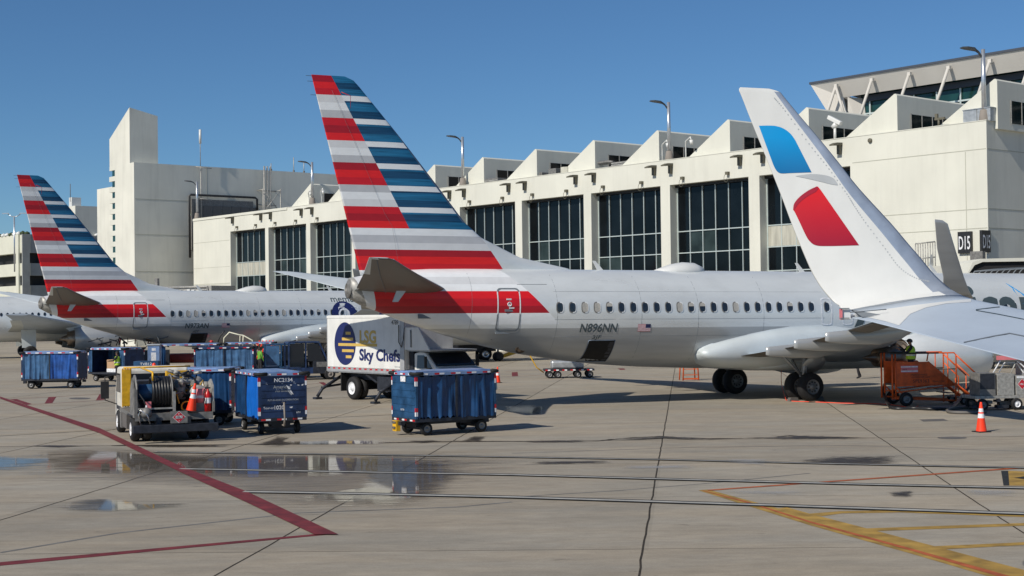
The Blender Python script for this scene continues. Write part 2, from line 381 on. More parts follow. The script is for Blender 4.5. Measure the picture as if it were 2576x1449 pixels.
def make_airliner(label):
    root = thing('airliner', label, 'airliner')
    # fuselage with its painted tail bands
    b = MB(); fus_mesh(b)
    for z in (5.15, 4.9, 4.62, 4.36, 4.08, 3.8, 3.53, 3.1, 2.95): cut(b.bm, (0, 0, z), (0, 0, 1))
    bx_ = 31.0; sl = .96
    cut(b.bm, T(bx_, 0, 4.35), (1, 0, sl)); cut(b.bm, T(36.72, 0, 4), (1, 0, 0.25)); cut(b.bm, T(37.25, 0, 4.4), (1, 0, 0.45))
    def fm(c):
        X = GX-c.x; Z = c.z; bd = bx_+sl*(Z-4.35)
        if X > 37.25+.45*(Z-4.4)+.02: return 'equip_light'
        if X > bd:
            if Z > 4.9: return 'tail_white'
            if Z > 4.62: return 'tail_light_grey'
            if Z > 4.36: return 'tail_white'
            if Z > 3.53 and X < 36.72+.25*(Z-4): return 'tail_bright_red' if Z > 4.08 else ('tail_red' if Z > 3.8 else 'tail_dark_red')
            if Z > 3.1: return 'tail_white'
        return 'silver_shaded' if Z < 2.95 and X > 20 else 'silver_paint'  # belly is the same silver, its shade painted as a darker tone
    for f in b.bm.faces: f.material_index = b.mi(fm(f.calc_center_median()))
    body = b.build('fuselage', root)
    # tail cone end
    t = MB(); t.lathe(T(37.6, 0, 4.46), (-1, 0, .12), [(0, .37), (.06, .34), (.05, .24), (.12, .20), (.12, .16), (-.1, .15), (-.1, 0)], 'equip_grey', 18); t.build('exhaust_outlet', body)
    # fin
    LE = [(4.9, 27.7), (5.29, 28.72), (5.69, 30.75), (6.44, 32.35), (7.01, 33.03), (8.35, 34.1), (10.19, 35.62), (12.0, 37.2), (12.22, 37.42), (12.35, 37.75)]
    def fle(z): return interp(LE, z)
    def fte(z): return 37.22+(z-5.15)*.25
    b = MB(); rings = []
    zs = sorted(set([4.95, 5.15, 5.29, 5.5, 5.69, 5.93, 6.1, 6.44, 6.73, 7.01, 12.0, 12.22, 12.35]+[7.53+.4*i for i in range(12)]))
    for z in zs:
        le, te = fle(z), fte(z); th = .5*interp([(4.9, .34), (5.7, .42), (7.5, .40), (12.0, .15), (12.22, .11), (12.35, .03)], z); r = []
        N = 12
        for s_ in range(N+1):
            x = (1-cos(pi*s_/N))/2; y = th*2.2*(.2969*sqrt(x)-.126*x-.3516*x*x+.2843*x**3-.1015*x**4)/.132*.5; r.append(T(le+(te-le)*x, y, z))
        for s_ in range(N-1, 0, -1):
            x = (1-cos(pi*s_/N))/2; y = th*2.2*(.2969*sqrt(x)-.126*x-.3516*x*x+.2843*x**3-.1015*x**4)/.132*.5; r.append(T(le+(te-le)*x, -y, z))
        rings.append(r)
    b.loft(rings, 'tail_white')
    cuts = list(BANDS)
    for k in range(6): cuts += [BANDS[k+1]-.2]
    for k in range(7):
        a, c = BANDS[k], BANDS[k+1]; cuts += [a+(c-a)/3, a+(c-a)*2/3]
    cuts += [5.93-.25, 5.93-.52, 6.73-.26, 6.73-.54]
    for z in sorted(set(cuts)): cut(b.bm, (0, 0, z), (0, 0, 1))
    cut(b.bm, T(38.27, 0, 12.34), (1, 0, .53)); cut(b.bm, T(31.5, 0, 5.2), (1, 0, .7))
    for (z0, x0), (z1, x1) in zip(LE[4:8], LE[5:8]):
        pass
    cut(b.bm, T(33.03+.11, 0, 7.01), (1, 0, .8)); cut(b.bm, T(fte(5.15)-1.9, 0, 5.15), (1, 0, .16*1.))
    shades = ['tail_navy', 'tail_blue', 'tail_navy']
    def fm(c):
        X = GX-c.x; Z = c.z
        if X < 31.5+.7*(Z-5.2) and Z < 6.9: return 'silver_paint'
        if Z > 7.0 and X < 33.14+.8*(Z-7.01): return 'edge_metal'
        k = 0
        while k < 8 and Z < BANDS[k+1]: k += 1
        a, cc = BANDS[k], BANDS[min(k+1, 9)]
        if Z < 5.15: return 'tail_white'
        fr = (a-Z)/(a-cc)
        if k <= 6 and X < 38.27-.53*(12.34-Z):
            if k > 0 and Z > a-.2: return 'tail_white'
            return ['tail_blue', 'tail_navy', 'tail_blue'][int(min(2, fr*3))] if k % 2 == 0 else ['tail_navy', 'tail_blue', 'tail_navy'][int(min(2, fr*3))]
        if k % 2 == 0:
            if k == 8: return ['tail_dark_red', 'tail_bright_red', 'tail_red'][int(min(2, fr*3))]
            return ['tail_red', 'tail_dark_red', 'tail_bright_red'][int(min(2, fr*3))] if k in (2, 6) else ['tail_dark_red', 'tail_bright_red', 'tail_red'][int(min(2, fr*3))]
        return ['tail_light_grey', 'tail_white', 'tail_grey'][int(min(2, fr*3))] if k in (1, 3) else ['tail_grey', 'tail_white', 'tail_light_grey'][int(min(2, fr*3))] if k == 5 else ['tail_white', 'tail_grey', 'tail_light_grey'][int(min(2, fr*3))]
    for f in b.bm.faces: f.material_index = b.mi(fm(f.calc_center_median()))
    fin = b.build('tail_fin', root)
    s = MB()                              # rudder hinge seam and the little tab fairings
    for sg in (1, -1):
        s.tube([T(fte(z)-(fte(z)-fle(z) if z > 7 else fte(z)-32.6)*.33, sg*.135*interp([(5.2, 1.25), (12, .62)], z), z) for z in [5.3+.5*i for i in range(14)]], .0035, 'seam_grey', 4)
        s.tube([T(37.55+.0*i, sg*.06, 11.15+.12*i) for i in range(5)]+[T(37.9, sg*.06, 11.75)], .018, 'tail_dark_red', 5)
    s.build('rudder_seam', fin)
    w = MB()
    for z in (11.6, 12.1, 12.3): w.cyl(T(fte(z), 0, z), T(fte(z)+.22, 0, z), .008, 'black_plastic', 5)
    w.build('static_wick', fin)
    # tailplane
    for sg in (1, -1):
        secs = []
        for Y, le, te, z, th in ((.3, 33.5, 37.5, 4.38, .10), (1.0, 34.2, 37.6, 4.45, .10), (4, 36.2, 38.2, 4.87, .09), (6.9, 38.02, 38.86, 5.27, .08), (7.12, 38.25, 38.9, 5.31, .05)):
            secs.append((T(le, sg*Y, z), T(te, sg*Y, z+.02), th, (0, sg*.12, 1)))
        m_ = MB(); m_.loft(wing_loops(secs), 'fairing_paint')
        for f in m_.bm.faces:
            if f.calc_center_median().z < interp([(0.3, 4.38), (7.1, 5.3)], abs(f.calc_center_median().y)) : f.material_index = m_.mi('underside_shade')  # lower faces get the colour with shade painted in
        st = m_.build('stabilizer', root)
        e = MB(); e.tube([T(36.55, sg*1.2, 4.30), T(37.6, sg*4, 4.79), T(38.55, sg*6.8, 5.235)], .014, 'seam_grey', 5)
        e.tube([T(34.45, sg*1.2, 4.47), T(36.3, sg*4, 4.88), T(38.0, sg*6.8, 5.27)], .03, 'edge_metal', 6); e.build('elevator_seam', st)
        h = MB(); h.prism([T(36.0, sg*1.9, 4.35), T(36.35, sg*1.9, 4.35), T(36.5, sg*1.9, 3.95), T(36.3, sg*1.9, 3.95)], (0, .07, 0), 'fairing_paint'); h.build('hinge_fairing', st)
    # wings, winglets, fairings, engines, gear
    for sg in (1, -1):
        secs = [(T(14.2, sg*1.2, 1.75), T(21.9, sg*1.2, 1.75), .13, (0, 0, 1)), (T(16.2, sg*3.6, 2.15), T(21.6, sg*3.6, 2.0), .12, (0, 0, 1)), (T(17.3, sg*5.8, 2.45), T(21.65, sg*5.8, 2.32), .11, (0, 0, 1)),
                (T(20.0, sg*11, 3.17), T(22.6, sg*11, 3.1), .10, (0, 0, 1)), (T(22.7, sg*16.4, 3.82), T(24.0, sg*16.4, 3.8), .10, (0, 0, 1)),
                (T(23.0, sg*16.85, 3.9), T(24.15, sg*16.85, 3.88), .09, (0, -sg*-.3, 1)), (T(23.4, sg*17.15, 4.1), T(24.35, sg*17.15, 4.08), .08, (0, sg*.7, .7)), (T(23.75, sg*17.35, 4.5), T(24.5, sg*17.35, 4.5), .08, (0, sg*1, .3)),
                (T(24.3, sg*17.65, 5.3), T(24.95, sg*17.65, 5.3), .07, (0, sg*1, .2)), (T(24.75, sg*17.88, 6.02), T(25.2, sg*17.88, 6.04), .06, (0, sg*1, .2)), (T(24.95, sg*17.9, 6.12), T(25.23, sg*17.9, 6.14), .05, (0, sg*1, .2))]
        # thickness direction stays to one side so the loop does not twist
        secs = [(a, c, t_, (0, -(-u_[1] if sg > 0 else -u_[1]), u_[2])) for a, c, t_, u_ in secs]
        m_ = MB(); L_ = wing_loops(secs); m_.loft(L_[:6], 'wing_top')
        for f in m_.bm.faces:
            f.normal_update()
            if f.normal.z < 0: pass
        n_ = len(L_[0])
        wing = m_.build('wing', root)
        w2 = MB(); w2.loft(L_[5:], 'silver_shaded'); w2.build('winglet', wing)  # shade of the outer face put into the winglet colour
        # flaps hanging a little from the rear of the wing
        fl = MB(); fl.loft(wing_loops([(T(20.6, sg*2.0, 1.80), T(22.1, sg*2.0, 1.78), .10, (0, 0, 1)), (T(20.6, sg*5.6, 2.15), T(22.0, sg*5.6, 2.22), .10, (0, 0, 1)), (T(21.3, sg*8.5, 2.62), T(22.3, sg*8.5, 2.68), .10, (0, 0, 1)), (T(22.0, sg*11.8, 3.05), T(22.85, sg*11.8, 3.12), .09, (0, 0, 1))]), 'underside_shade'); fl.build('flap', wing)  # flaps use the same darkened colour in place of shade
        for Y, X1, z in ((4.95, 22.75, 2.02), (7.0, 22.85, 2.32), (9.7, 23.35, 2.62)):
            cn = MB(); r = []
            for q, (wt, wb_, zt_, zb_) in zip((0, .04, .3, .6, .85, 1.), ((.02, .02, .17, -.13), (.06, .05, .19, -.17), (.20, .14, .26, -.24), (.20, .12, .34, -.28), (.14, .08, .4, -.1), (.05, .03, .42, .2))):
                X = X1-q*3.7; r.append([T(X, sg*Y+wt, z+zt_), T(X, sg*Y+wt*.9, z+(zt_+zb_)/2), T(X, sg*Y+wb_, z+zb_+.04), T(X, sg*Y, z+zb_), T(X, sg*Y-wb_, z+zb_+.04), T(X, sg*Y-wt*.9, z+(zt_+zb_)/2), T(X, sg*Y-wt, z+zt_)])
            cn.loft(r, 'silver_shaded'); cn.build('flap_fairing', wing)  # fairings darkened in colour for the shade beneath the wing
        # engine
        e = MB(); Y = sg*4.83; z0 = 1.72
        pr = [(0, .80), (.06, .88), (.25, .96), (.8, 1.04), (1.6, 1.07), (2.4, 1.05), (3.2, .94), (3.9, .78), (3.95, .74)]
        e.lathe(T(12.6, Y, z0), (-1, 0, 0), pr, 'silver_paint', 32); e.lathe(T(12.6, Y, z0), (-1, 0, 0), [(0, .80), (.15, .74), (.9, .76), (1.1, .76)], 'bare_metal', 32)
        for f in e.bm.faces: pass
        en = e.build('engine', root)
        e = MB(); e.lathe(T(13.6, Y, z0), (-1, 0, 0), [(0, .76), (.0, .25), (-.35, .12), (-.5, .01)], 'black_plastic', 28); e.build('fan', en)
        e = MB(); e.lathe(T(15.9, Y, z0), (-1, 0, 0), [(0, .72), (.6, .66), (.62, .6), (.6, .5), (1.3, .40), (1.8, .34), (1.82, .28), (1.3, .26), (2.0, .16), (2.4, .02)], 'nozzle_metal', 28); e.build('exhaust_nozzle', en)
        e = MB(); e.prism([T(13.2, Y-.09, z0+1.0), T(16.0, Y-.09, z0+.92), T(18.0, Y-.09, z0+.55), T(18.2, Y-.09, z0+.95), T(16.2, Y-.09, z0+1.25), T(14.6, Y-.09, z0+1.15)], (0, .18, 0), 'fairing_paint'); e.build('pylon', en)
        # main gear
        g = MB(); Yg = sg*2.86
        g.cyl(T(GX, Yg, .55), T(GX, Yg+sg*.1, 2.1), .11, 'gear_metal', 12); g.cyl(T(GX, Yg, .75), T(GX-.1, Yg-sg*1.3, 1.9), .06, 'gear_metal', 8); g.cyl(T(GX, Yg, .9), T(GX+1.2, Yg, 2.0), .05, 'gear_metal', 8)
        g.cyl(T(GX, Yg-.5, .56), T(GX, Yg+.5, .56), .09, 'gear_metal', 10)
        gear = g.build('main_gear', root)
        g = MB(); g.lathe(T(GX-.35, Yg+sg*.2, 1.42), (0, sg, .9), [(0, .0), (.01, .5), (.04, .5), (.04, .0)], 'silver_shaded', 20); g.build('gear_door', gear)
        for q in (-.45, .45):
            t = MB(); yy = Yg+q
            t.lathe(T(GX, yy-.2, .565), T(GX, 1, 0)-T(GX, 0, 0), [(0, .30), (.01, .42), (.03, .5), (.08, .55), (.2, .565), (.32, .55), (.37, .5), (.39, .42), (.4, .30)], 'rubber', 28)
            t.lathe(T(GX, yy-.2, .565), T(GX, 1, 0)-T(GX, 0, 0), [(.4, .30), (.36, .28), (.34, .10), (.4, .09), (.4, .0)], 'hub_grey', 24)
            t.lathe(T(GX, yy-.2, .565), T(GX, 1, 0)-T(GX, 0, 0), [(0, .30), (.04, .28), (.06, .10), (.0, .09), (.0, .0)], 'hub_grey', 24)
            for k in range(9):
                a = k*2*pi/9
                for side in (.385, .005): t.cyl(T(GX+.19*cos(a), yy-.2+side, .565+.19*sin(a)), T(GX+.19*cos(a), yy-.2+side+(.012 if side > .2 else -.012), .565+.19*sin(a)), .035, 'black_plastic', 8)
            t.build('wheel', gear)
    # nose gear
    g = MB(); g.cyl(T(4.1, 0, .4), T(4.1, 0, 1.5), .08, 'gear_metal'); ng = g.build('nose_gear', root)
    for q in (-.22, .22):
        t = MB(); t.lathe(T(4.1, q-.1, .34), (0, -1, 0), [(-.0, .0), (.0, .2), (.03, .32), (.1, .34), (.17, .32), (.2, .2), (.2, 0)], 'rubber', 20); t.build('wheel', ng)
    # belly fairing
    b = MB(); rings = []
    for X, w, zt_, zb_ in ((12.2, .3, 1.5, 1.3), (12.9, 1.5, 1.9, 1.2), (14, 1.95, 2.3, 1.12), (17, 2.02, 2.4, 1.1), (19.5, 1.85, 1.9, 1.1), (20.8, 1.5, 1.6, 1.13), (21.5, .8, 1.4, 1.2), (21.9, .3, 1.32, 1.24)):
        rings.append([T(X, w*(abs(cos(a))**.7)*(1 if cos(a) > 0 else -1), (zt_+zb_)/2+(zt_-zb_)/2*(abs(sin(a))**.8)*(1 if sin(a) > 0 else -1)) for a in [2*pi*k/28 for k in range(28)]])
    b.loft(rings, 'fairing_paint'); b.build('belly_fairing', root)
    # starboard wing root fairing: the long rounded lobe that rises towards the wing
    for sg in (1, -1):
        b = MB(); rings = []
        for X, zt_, zb_, ww in ((23.72, 2.02, 1.80, 1.70), (23.66, 2.14, 1.66, 1.86), (23.45, 2.26, 1.48, 1.97), (23.0, 2.45, 1.34, 2.03), (22.4, 2.64, 1.24, 2.06), (21.3, 2.93, 1.16, 2.09), (20.4, 3.12, 1.12, 2.1), (19.4, 3.28, 1.10, 2.1), (17.5, 3.36, 1.10, 2.08), (15.8, 3.05, 1.1, 2.05), (14.6, 2.6, 1.1, 2.0), (13.8, 2.0, 1.4, 1.85)):
            r = []
            for k in range(17):
                q = k/16; z = zb_+(zt_-zb_)*q; yb = ww*max(0, 1-abs(2*q-1)**2.8)**(1/2.8)
                r.append(T(X, sg*(max(side_y(X, z, 0)-.02, yb*(1 if q < .5 else (1-(q-.5)*.06)))), z))
            r += [T(X, sg*(side_y(X, zt_)-.3), zt_), T(X, sg*(side_y(X, zb_)*.6), zb_+.1)]
            rings.append(r)
        b.loft(rings, 'fairing_paint'); b.build('wing_root_fairing', root)
    # roof fittings
    r = MB(); rr = []
    for X, w, h in ((24.9, .03, .02), (24.6, .35, .12), (24.1, .55, .28), (23.6, .58, .36), (23.1, .52, .34), (22.75, .35, .2), (22.6, .03, .02)):
        rr.append([T(X, w*cos(a), 5.16+(h+.06)*sin(a)*(1 if sin(a) > 0 else .3)) for a in [2*pi*k/20 for k in range(20)]])
    r.loft(rr, 'white_paint'); r.build('radome', root)
    for X in (27.35, 17.9, 11.0):
        a = MB(); a.prism([T(X-.22, -.02, 5.2), T(X+.05, -.02, 5.2), T(X+.28, -.02, 5.6), T(X+.16, -.02, 5.6)], (0, -.04, 0), 'white_paint'); a.build('blade_antenna', root)
    # doors
    for sg in (1, -1):
        def surf(X, Z, o=.012): return T(X, sg*side_y(X, Z, o), Z)
        for X0, X1, Z0, Z1, m1, hndl in ((31.35, 32.25, 2.83, 4.48, 'seam_grey', True), (5.0, 5.9, 2.75, 4.45, 'white_paint', False)):
            d = MB(); path = []
            cr = .16
            pts = []
            for cx_, cz, a0 in ((X1-cr, Z1-cr, 0), (X0+cr, Z1-cr, 90), (X0+cr, Z0+cr, 180), (X1-cr, Z0+cr, 270)):
                for a in range(0, 91, 15): pts.append((cx_+cr*cos(radians(a0+a)), cz+cr*sin(radians(a0+a))))
            dense = []
            for i in range(len(pts)):
                a, c = pts[i], pts[(i+1) % len(pts)]; n_ = max(1, int(hypot(a[0]-c[0], a[1]-c[1])/.12))
                for k in range(n_): dense.append((a[0]+(c[0]-a[0])*k/n_, a[1]+(c[1]-a[1])*k/n_))
            dense.append(dense[0])
            for (a, c) in zip(dense, dense[1:]):
                mid = (a[1]+c[1])/2; mm = m1
                if hndl and 3.53 < mid < 4.36: mm = 'window_frame_paint'
                ctr = ((X0+X1)/2, (Z0+Z1)/2)
                def inn(p, t_=.045):
                    dx, dz = ctr[0]-p[0], ctr[1]-p[1]; return (p[0]+max(-t_, min(t_, dx)), p[1]+max(-t_, min(t_, dz)))
                ai, ci = inn(a), inn(c)
                d.face([surf(*a), surf(*c), surf(*ci), surf(*ai)], mm)
            dr = d.build('door', root)
            h = MB()
            cx_ = (X0+X1)/2
            h.lathe(surf(cx_-.02, 3.86, 0), (0, -sg, .1), [(0, .09), (.02, .09), (.02, .06), (.0, .055), (0, 0)], 'window_frame_paint', 16)
            h.box(surf(cx_+.0, 3.63, .005), (.34, .03, .09), 'seam_grey'); h.box(surf(cx_-.1, 3.72, .005), (.2, .03, .05), 'window_frame_paint'); h.box(surf(cx_, 4.05, .005), (.2, .02, .06), 'window_frame_paint')
            h.build('door_handle', dr)
            if hndl:
                k = MB(); k.box(surf(cx_, 2.78, -.03), (.84, .1, .07), 'seam_grey'); k.build('door_sill', dr)
        # overwing exits
        for X in (17.9, 16.88):
            d = MB(); ring = lambda q: [surf(X+(.22+q)*cx_*min(1, 1.25*abs(cos(a))**.6 if True else 1)+0, 3.55+(.52+q)*sz) for a in [0] for cx_, sz in [(cos(t_)*(1/max(abs(cos(t_)), abs(sin(t_)))**.75), sin(t_)*(1/max(abs(cos(t_)), abs(sin(t_)))**.75)) for t_ in [2*pi*k/40 for k in range(40)]]]
            A, B_ = ring(0), ring(.05)
            for k in range(40): d.face([A[k], A[(k+1) % 40], B_[(k+1) % 40], B_[k]], 'letter_white')
            d.build('emergency_exit', root)
        # windows
        xs = [17.88]+[17.88+.24+.508*i for i in range(1, 24)]+[16.88]+[16.3-.508*i for i in range(18)]
        for i, X in enumerate(xs):
            rnd = random.Random(i*3+1); shade = rnd.choice([0, 0, .0, 1, .4]) if i < 23 else 0
            w = MB()
            def outline(a_, b_, n_=20):
                o_ = []
                for k in range(n_):
                    t_ = 2*pi*k/n_; c, s_ = cos(t_), sin(t_); q = (abs(c)**3.2+abs(s_)**3.2)**(-1/3.2); o_.append((a_*c*q, b_*s_*q))
                return o_
            O = outline(.155, .215); I = outline(.12, .175)
            A = [surf(X+x, 3.736+z, .010) for x, z in O]; B_ = [surf(X+x, 3.736+z, -.0+.012) for x, z in I]
            n_ = len(O)
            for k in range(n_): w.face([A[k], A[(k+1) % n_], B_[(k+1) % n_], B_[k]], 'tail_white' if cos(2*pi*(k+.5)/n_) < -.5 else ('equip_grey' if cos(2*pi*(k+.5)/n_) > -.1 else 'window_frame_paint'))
            w.face([surf(X+x, 3.736+z, .012) for x, z in I], 'window_glass')
            if shade:
                zc_ = 3.736+.175-.35*shade
                w.face([surf(X+x, max(3.736+z, zc_), .016) for x, z in I], 'window_shade')
            w.build('window', root)
    # aft cargo door, open
    c = MB(); K = 6
    def cpt(X, Z, o=.014): return T(X, side_y(X, Z, o), Z)
    grid = [[cpt(28.5+(27.42-28.5)*i/K+.0, 2.46+(1.62-2.46)*j/K) for i in range(K+1)] for j in range(K+1)]
    for j in range(K):
        for i in range(K): c.face([grid[j][i], grid[j][i+1], grid[j+1][i+1], grid[j+1][i]], 'black_void')
    for k in range(5):
        z0_, z1_ = 2.40-.15*k, 2.40-.15*(k+1); xo = .06*(k % 2)
        c.face([cpt(27.62+xo, z0_, .016), cpt(27.46, z0_, .016), cpt(27.46, z1_, .016), cpt(27.66-xo, z1_, .016)], 'frame_dark')
    cg = c.build('cargo_door_opening', root)
    c = MB()
    for (X0, Z0), (X1, Z1) in (((28.5, 2.46), (27.42, 2.46)), ((27.42, 2.46), (27.42, 1.62)), ((28.5, 2.46), (28.5, 1.62)), ((28.5, 1.62), (27.42, 1.62))):
        c.tube([cpt(X0+(X1-X0)*k/6, Z0+(Z1-Z0)*k/6, .012) for k in range(7)], .014, 'edge_metal', 6)
    c.build('door_frame', cg)
    # panel seams of the body
    s = MB()
    for X in (33.2, 29.9, 26.4, 23.9, 20.9):
        s.tube([T(X, side_y(X, z, .0), z) for z in [interp(BOT, X)+.15+(interp(TOP, X)-interp(BOT, X)-.2)*k/16 for k in range(17)]], .005, 'seam_grey', 4)
    for z in (3.28, 4.35, 2.62):
        s.tube([T(x, side_y(x, z, .0), z) for x in [18+k*.8 for k in range(16)]], .004, 'seam_grey', 4)
    s.tube([T(30.2+k*.15, side_y(30.2+k*.15, 4.62, .004), 4.62) for k in range(9)], .008, 'seam_grey', 4)
    s.build('panel_seam', body)
    # small belly fittings
    f = MB(); f.lathe(T(32.2, side_y(32.2, 2.55)-.03, 2.62), (0, -1, -.5), [(0, .12), (.03, .11), (.02, .05), (0, 0)], 'black_plastic', 14); f.build('drain_fitting', body); f = MB(); f.lathe(T(31.0, side_y(31.0, 2.15)-.05, 2.15), (0, -1, -.9), [(0, .22), (.04, .2), (.02, .12), (0, 0)], 'nozzle_metal', 14)
    f.build('drain_fitting', body)
    f = MB(); f.box(T(34.9, side_y(34.9, 3.42), 3.42), (.5, .06, .16), 'seam_grey'); f.build('air_inlet', body)
    return root, body
def flag(root):
    f = MB(); X0, X1, Z0, Z1 = 26.55, 26.0, 2.80, 3.08
    P = lambda a, b: T(X0+(X1-X0)*a, side_y(X0+(X1-X0)*a, Z0+(Z1-Z0)*b, .014), Z0+(Z1-Z0)*b)
    for k in range(13): f.face([P(0, k/13), P(1 if k < 6 else .6, k/13), P(1 if k < 6 else .6, (k+1)/13), P(0, (k+1)/13)], 'flag_red' if k % 2 == 0 else 'letter_white')
    f.face([P(.6, 6/13), P(1, 6/13), P(1, 1), P(.6, 1)], 'flag_blue')
    return f.build('flag', root)
def side_text(root, txt, X, Z, size, m, width=None, bold=0., shear=0., name='lettering', spread=.15):
    fs = text2d(txt, size, bold, shear); sx = 1. if width is None else width/twidth(fs)
    mb = MB()
    for f in fs: mb.face([Vector((x*sx, 0, y)) for x, y in f], m)
    zs = [v.co.z for v in mb.bm.verts]; z = min(zs)
    bmesh.ops.remove_doubles(mb.bm, verts=mb.bm.verts, dist=1e-4)
    while z < max(zs): z += spread; cut(mb.bm, (0, 0, z), (0, 0, 1))
    for v in mb.bm.verts:
        p = v.co.copy(); XX = X-p.x; ZZ = Z+p.z; v.co = T(XX, side_y(XX, ZZ, .014), ZZ)
    return mb.build(name, root)
def pose_plane(root, x0, y0, psi, dl, dz=0):
    root.location = (x0, y0, dz); root.rotation_euler = (0, dl, psi)
near, body1 = make_airliner('nearest silver airliner parked nose right with registration N896NN on its side')
far = copy_tree(near); far['label'] = 'silver airliner parked behind the baggage carts with registration N973AN on its side'
pose_plane(near, 10.515, 59.371, .3846, .0086)
pose_plane(far, -14.147, 97.504, .5812, .003, .053)
for r in (near, far): r['group'] = 'airliners with striped red and blue tails'
side_text(near, 'N896NN', 28.98, 2.79, .46, 'letter_grey', 1.55, .018, .12)
side_text(near, '3JF', 28.42, 2.52, .2, 'letter_grey', .38, .003, .1)
flag(near)
side_text(near, 'American', 16.45, 2.92, 2.6, 'letter_grey', 9.75, .022, 0, spread=.12)
# the blue and red flight symbol before the big lettering
f = MB()
for (X0, X1, Z0, Z1, Z2, m) in ((8.15, 5.9, 4.78, 3.0, .55, 'logo_blue_top'), (7.1, 5.9, 2.85, 1.9, .5, 'tail_red')):
    N = 10
    for k in range(N):
        x0, x1 = X0+(X1-X0)*k/N, X0+(X1-X0)*(k+1)/N; za, zb_ = Z0+(Z1-Z0)*k/N, Z0+(Z1-Z0)*(k+1)/N; wa, wb = Z2*min(1, k/2), Z2*min(1, (k+1)/2)
        f.face([T(x0, side_y(x0, za, .016), za), T(x1, side_y(x1, zb_, .016), zb_), T(x1, side_y(x1, zb_-wb, .016), zb_-wb), T(x0, side_y(x0, za-wa, .016), za-wa)], m)
f.build('flight_symbol', near)
side_text(far, 'N973AN', 29.0, 2.79, .46, 'letter_grey', 1.55, .018, .12)
side_text(far, 'ADF', 28.42, 2.52, .2, 'letter_grey', .38, .003, .1)
flag(far)
side_text(far, 'member of', 18.6, 4.45, .62, 'letter_grey', 3.2, .0, 0)
f = MB()                                  # ring-shaped first letter of the alliance name, then its following letters
for k in range(48):
    a0, a1 = 2*pi*k/48, 2*pi*(k+1)/48
    q = lambda r_, a: T(17.75-r_*1.02*cos(a), side_y(17.75-r_*1.02*cos(a), 3.62+r_*sin(a)*.95, .017), 3.62+r_*sin(a)*.95)
    f.face([q(.92, a0), q(.92, a1), q(.42, a1), q(.42, a0)], 'letter_navy'); f.face([q(.42, a0), q(.42, a1), q(.3, a1), q(.3, a0)], 'letter_white')
f.build('alliance_emblem', far)
side_text(far, 'neworld', 16.6, 3.05, 1.5, 'letter_navy', 6.2, .03, 0)
# ------------------------------------------------------------------ third airliner, farther left
def third_airliner():
    root = thing('airliner', 'airliner at the left edge behind the striped tail, engine and wing towards the camera', 'airliner')
    # local: X aft from nose, same helper space
    b = MB(); R = 1.98; zc = 3.55; rings = []
    for X, r, dz in ((0, .1, -.6), (.4, .8, -.45), (1.4, 1.4, -.2), (3, 1.8, -.05), (5, R, 0), (31, R, 0), (35, 1.7, .25), (39, 1.1, .75), (42, .6, 1.15), (44, .25, 1.4)):
        rings.append([T(X, r*cos(2*pi*k/40), zc+dz+r*1.05*sin(2*pi*k/40)) for k in range(40)])
    b.loft(rings, 'silver_paint'); b.build('fuselage', root)
    for i in range(46):
        w = MB(); X = 7+i*.533
        O = [(.12*cos(2*pi*k/12), .17*sin(2*pi*k/12)) for k in range(12)]
        w.face([T(X+x, sqrt(max(0, R*R-((3.98+z-zc)/1.05)**2))+.015, 3.98+z) for x, z in O], 'window_glass'); w.build('window', root)
    for sg in (1, -1):
        m_ = MB(); m_.loft(wing_loops([(T(14.6, sg*1.2, 2.6), T(22.4, sg*1.2, 2.4), .13, (0, 0, 1)), (T(17.5, sg*6.3, 3.1), T(22.3, sg*6.3, 3.0), .12, (0, 0, 1)), (T(22.2, sg*15.8, 3.95), T(24.0, sg*15.8, 3.95), .1, (0, 0, 1))]), 'wing_top'); wg = m_.build('wing', root)
        fl = MB(); fl.loft(wing_loops([(T(21.6, sg*2.2, 2.5), T(23.0, sg*2.2, 2.4), .1, (0, 0, 1)), (T(21.6, sg*6.2, 3.02), T(22.9, sg*6.2, 2.95), .1, (0, 0, 1)), (T(22.4, sg*11.8, 3.52), T(23.4, sg*11.8, 3.48), .1, (0, 0, 1))]), 'fairing_paint'); fl.build('flap', wg)
        e = MB(); e.lathe(T(13.7, sg*5.75, 1.75), (-1, 0, 0), [(0, .95), (.3, 1.1), (1.5, 1.2), (3, 1.12), (3.9, .95), (3.92, .9), (3.0, .85)], 'silver_shaded', 32); en = e.build('engine', root)  # nacelle colour darkened for the shade of the wing above
        e = MB(); e.lathe(T(17.1, sg*5.75, 1.75), (-1, 0, 0), [(-.2, .8), (.5, .78), (1.1, .62), (1.12, .5), (.7, .4), (1.3, .3), (1.8, .02)], 'nozzle_metal', 28); e.build('exhaust_nozzle', en)
        e = MB(); e.prism([T(13.5, sg*5.75-.1, 2.7), T(17.8, sg*5.75-.1, 2.3), T(18.6, sg*5.75-.1, 2.9), T(15, sg*5.75-.1, 3.2)], (0, .2, 0), 'fairing_paint'); e.build('pylon', en)
        g = MB(); g.cyl(T(21.2, sg*3.8, .5), T(21.2, sg*3.8, 2.6), .13, 'chrome'); g.prism([T(20.7, sg*3.95, 1.0), T(21.9, sg*3.95, 1.0), T(22.0, sg*3.95, 2.6), T(20.7, sg*3.95, 2.6)], (0, sg*.05, 0), 'fairing_paint')
        g.build('main_gear', root)
        for q in (-.45, .45):
            t = MB(); t.lathe(T(21.2, sg*3.8+q-.2, .585), (0, -1, 0), [(0, 0), (0, .45), (.05, .56), (.2, .585), (.35, .56), (.4, .45), (.4, .25), (.36, .2), (.36, 0)], 'rubber', 22); t.build('wheel', root)
    f = MB(); f.prism([T(37.5, .15, 4.8), T(43.3, .1, 5.2), T(45.2, .05, 11.9), T(43.2, .05, 11.9)], (0, .3, 0), 'tail_red'); f.build('tail_fin', root)
    return root
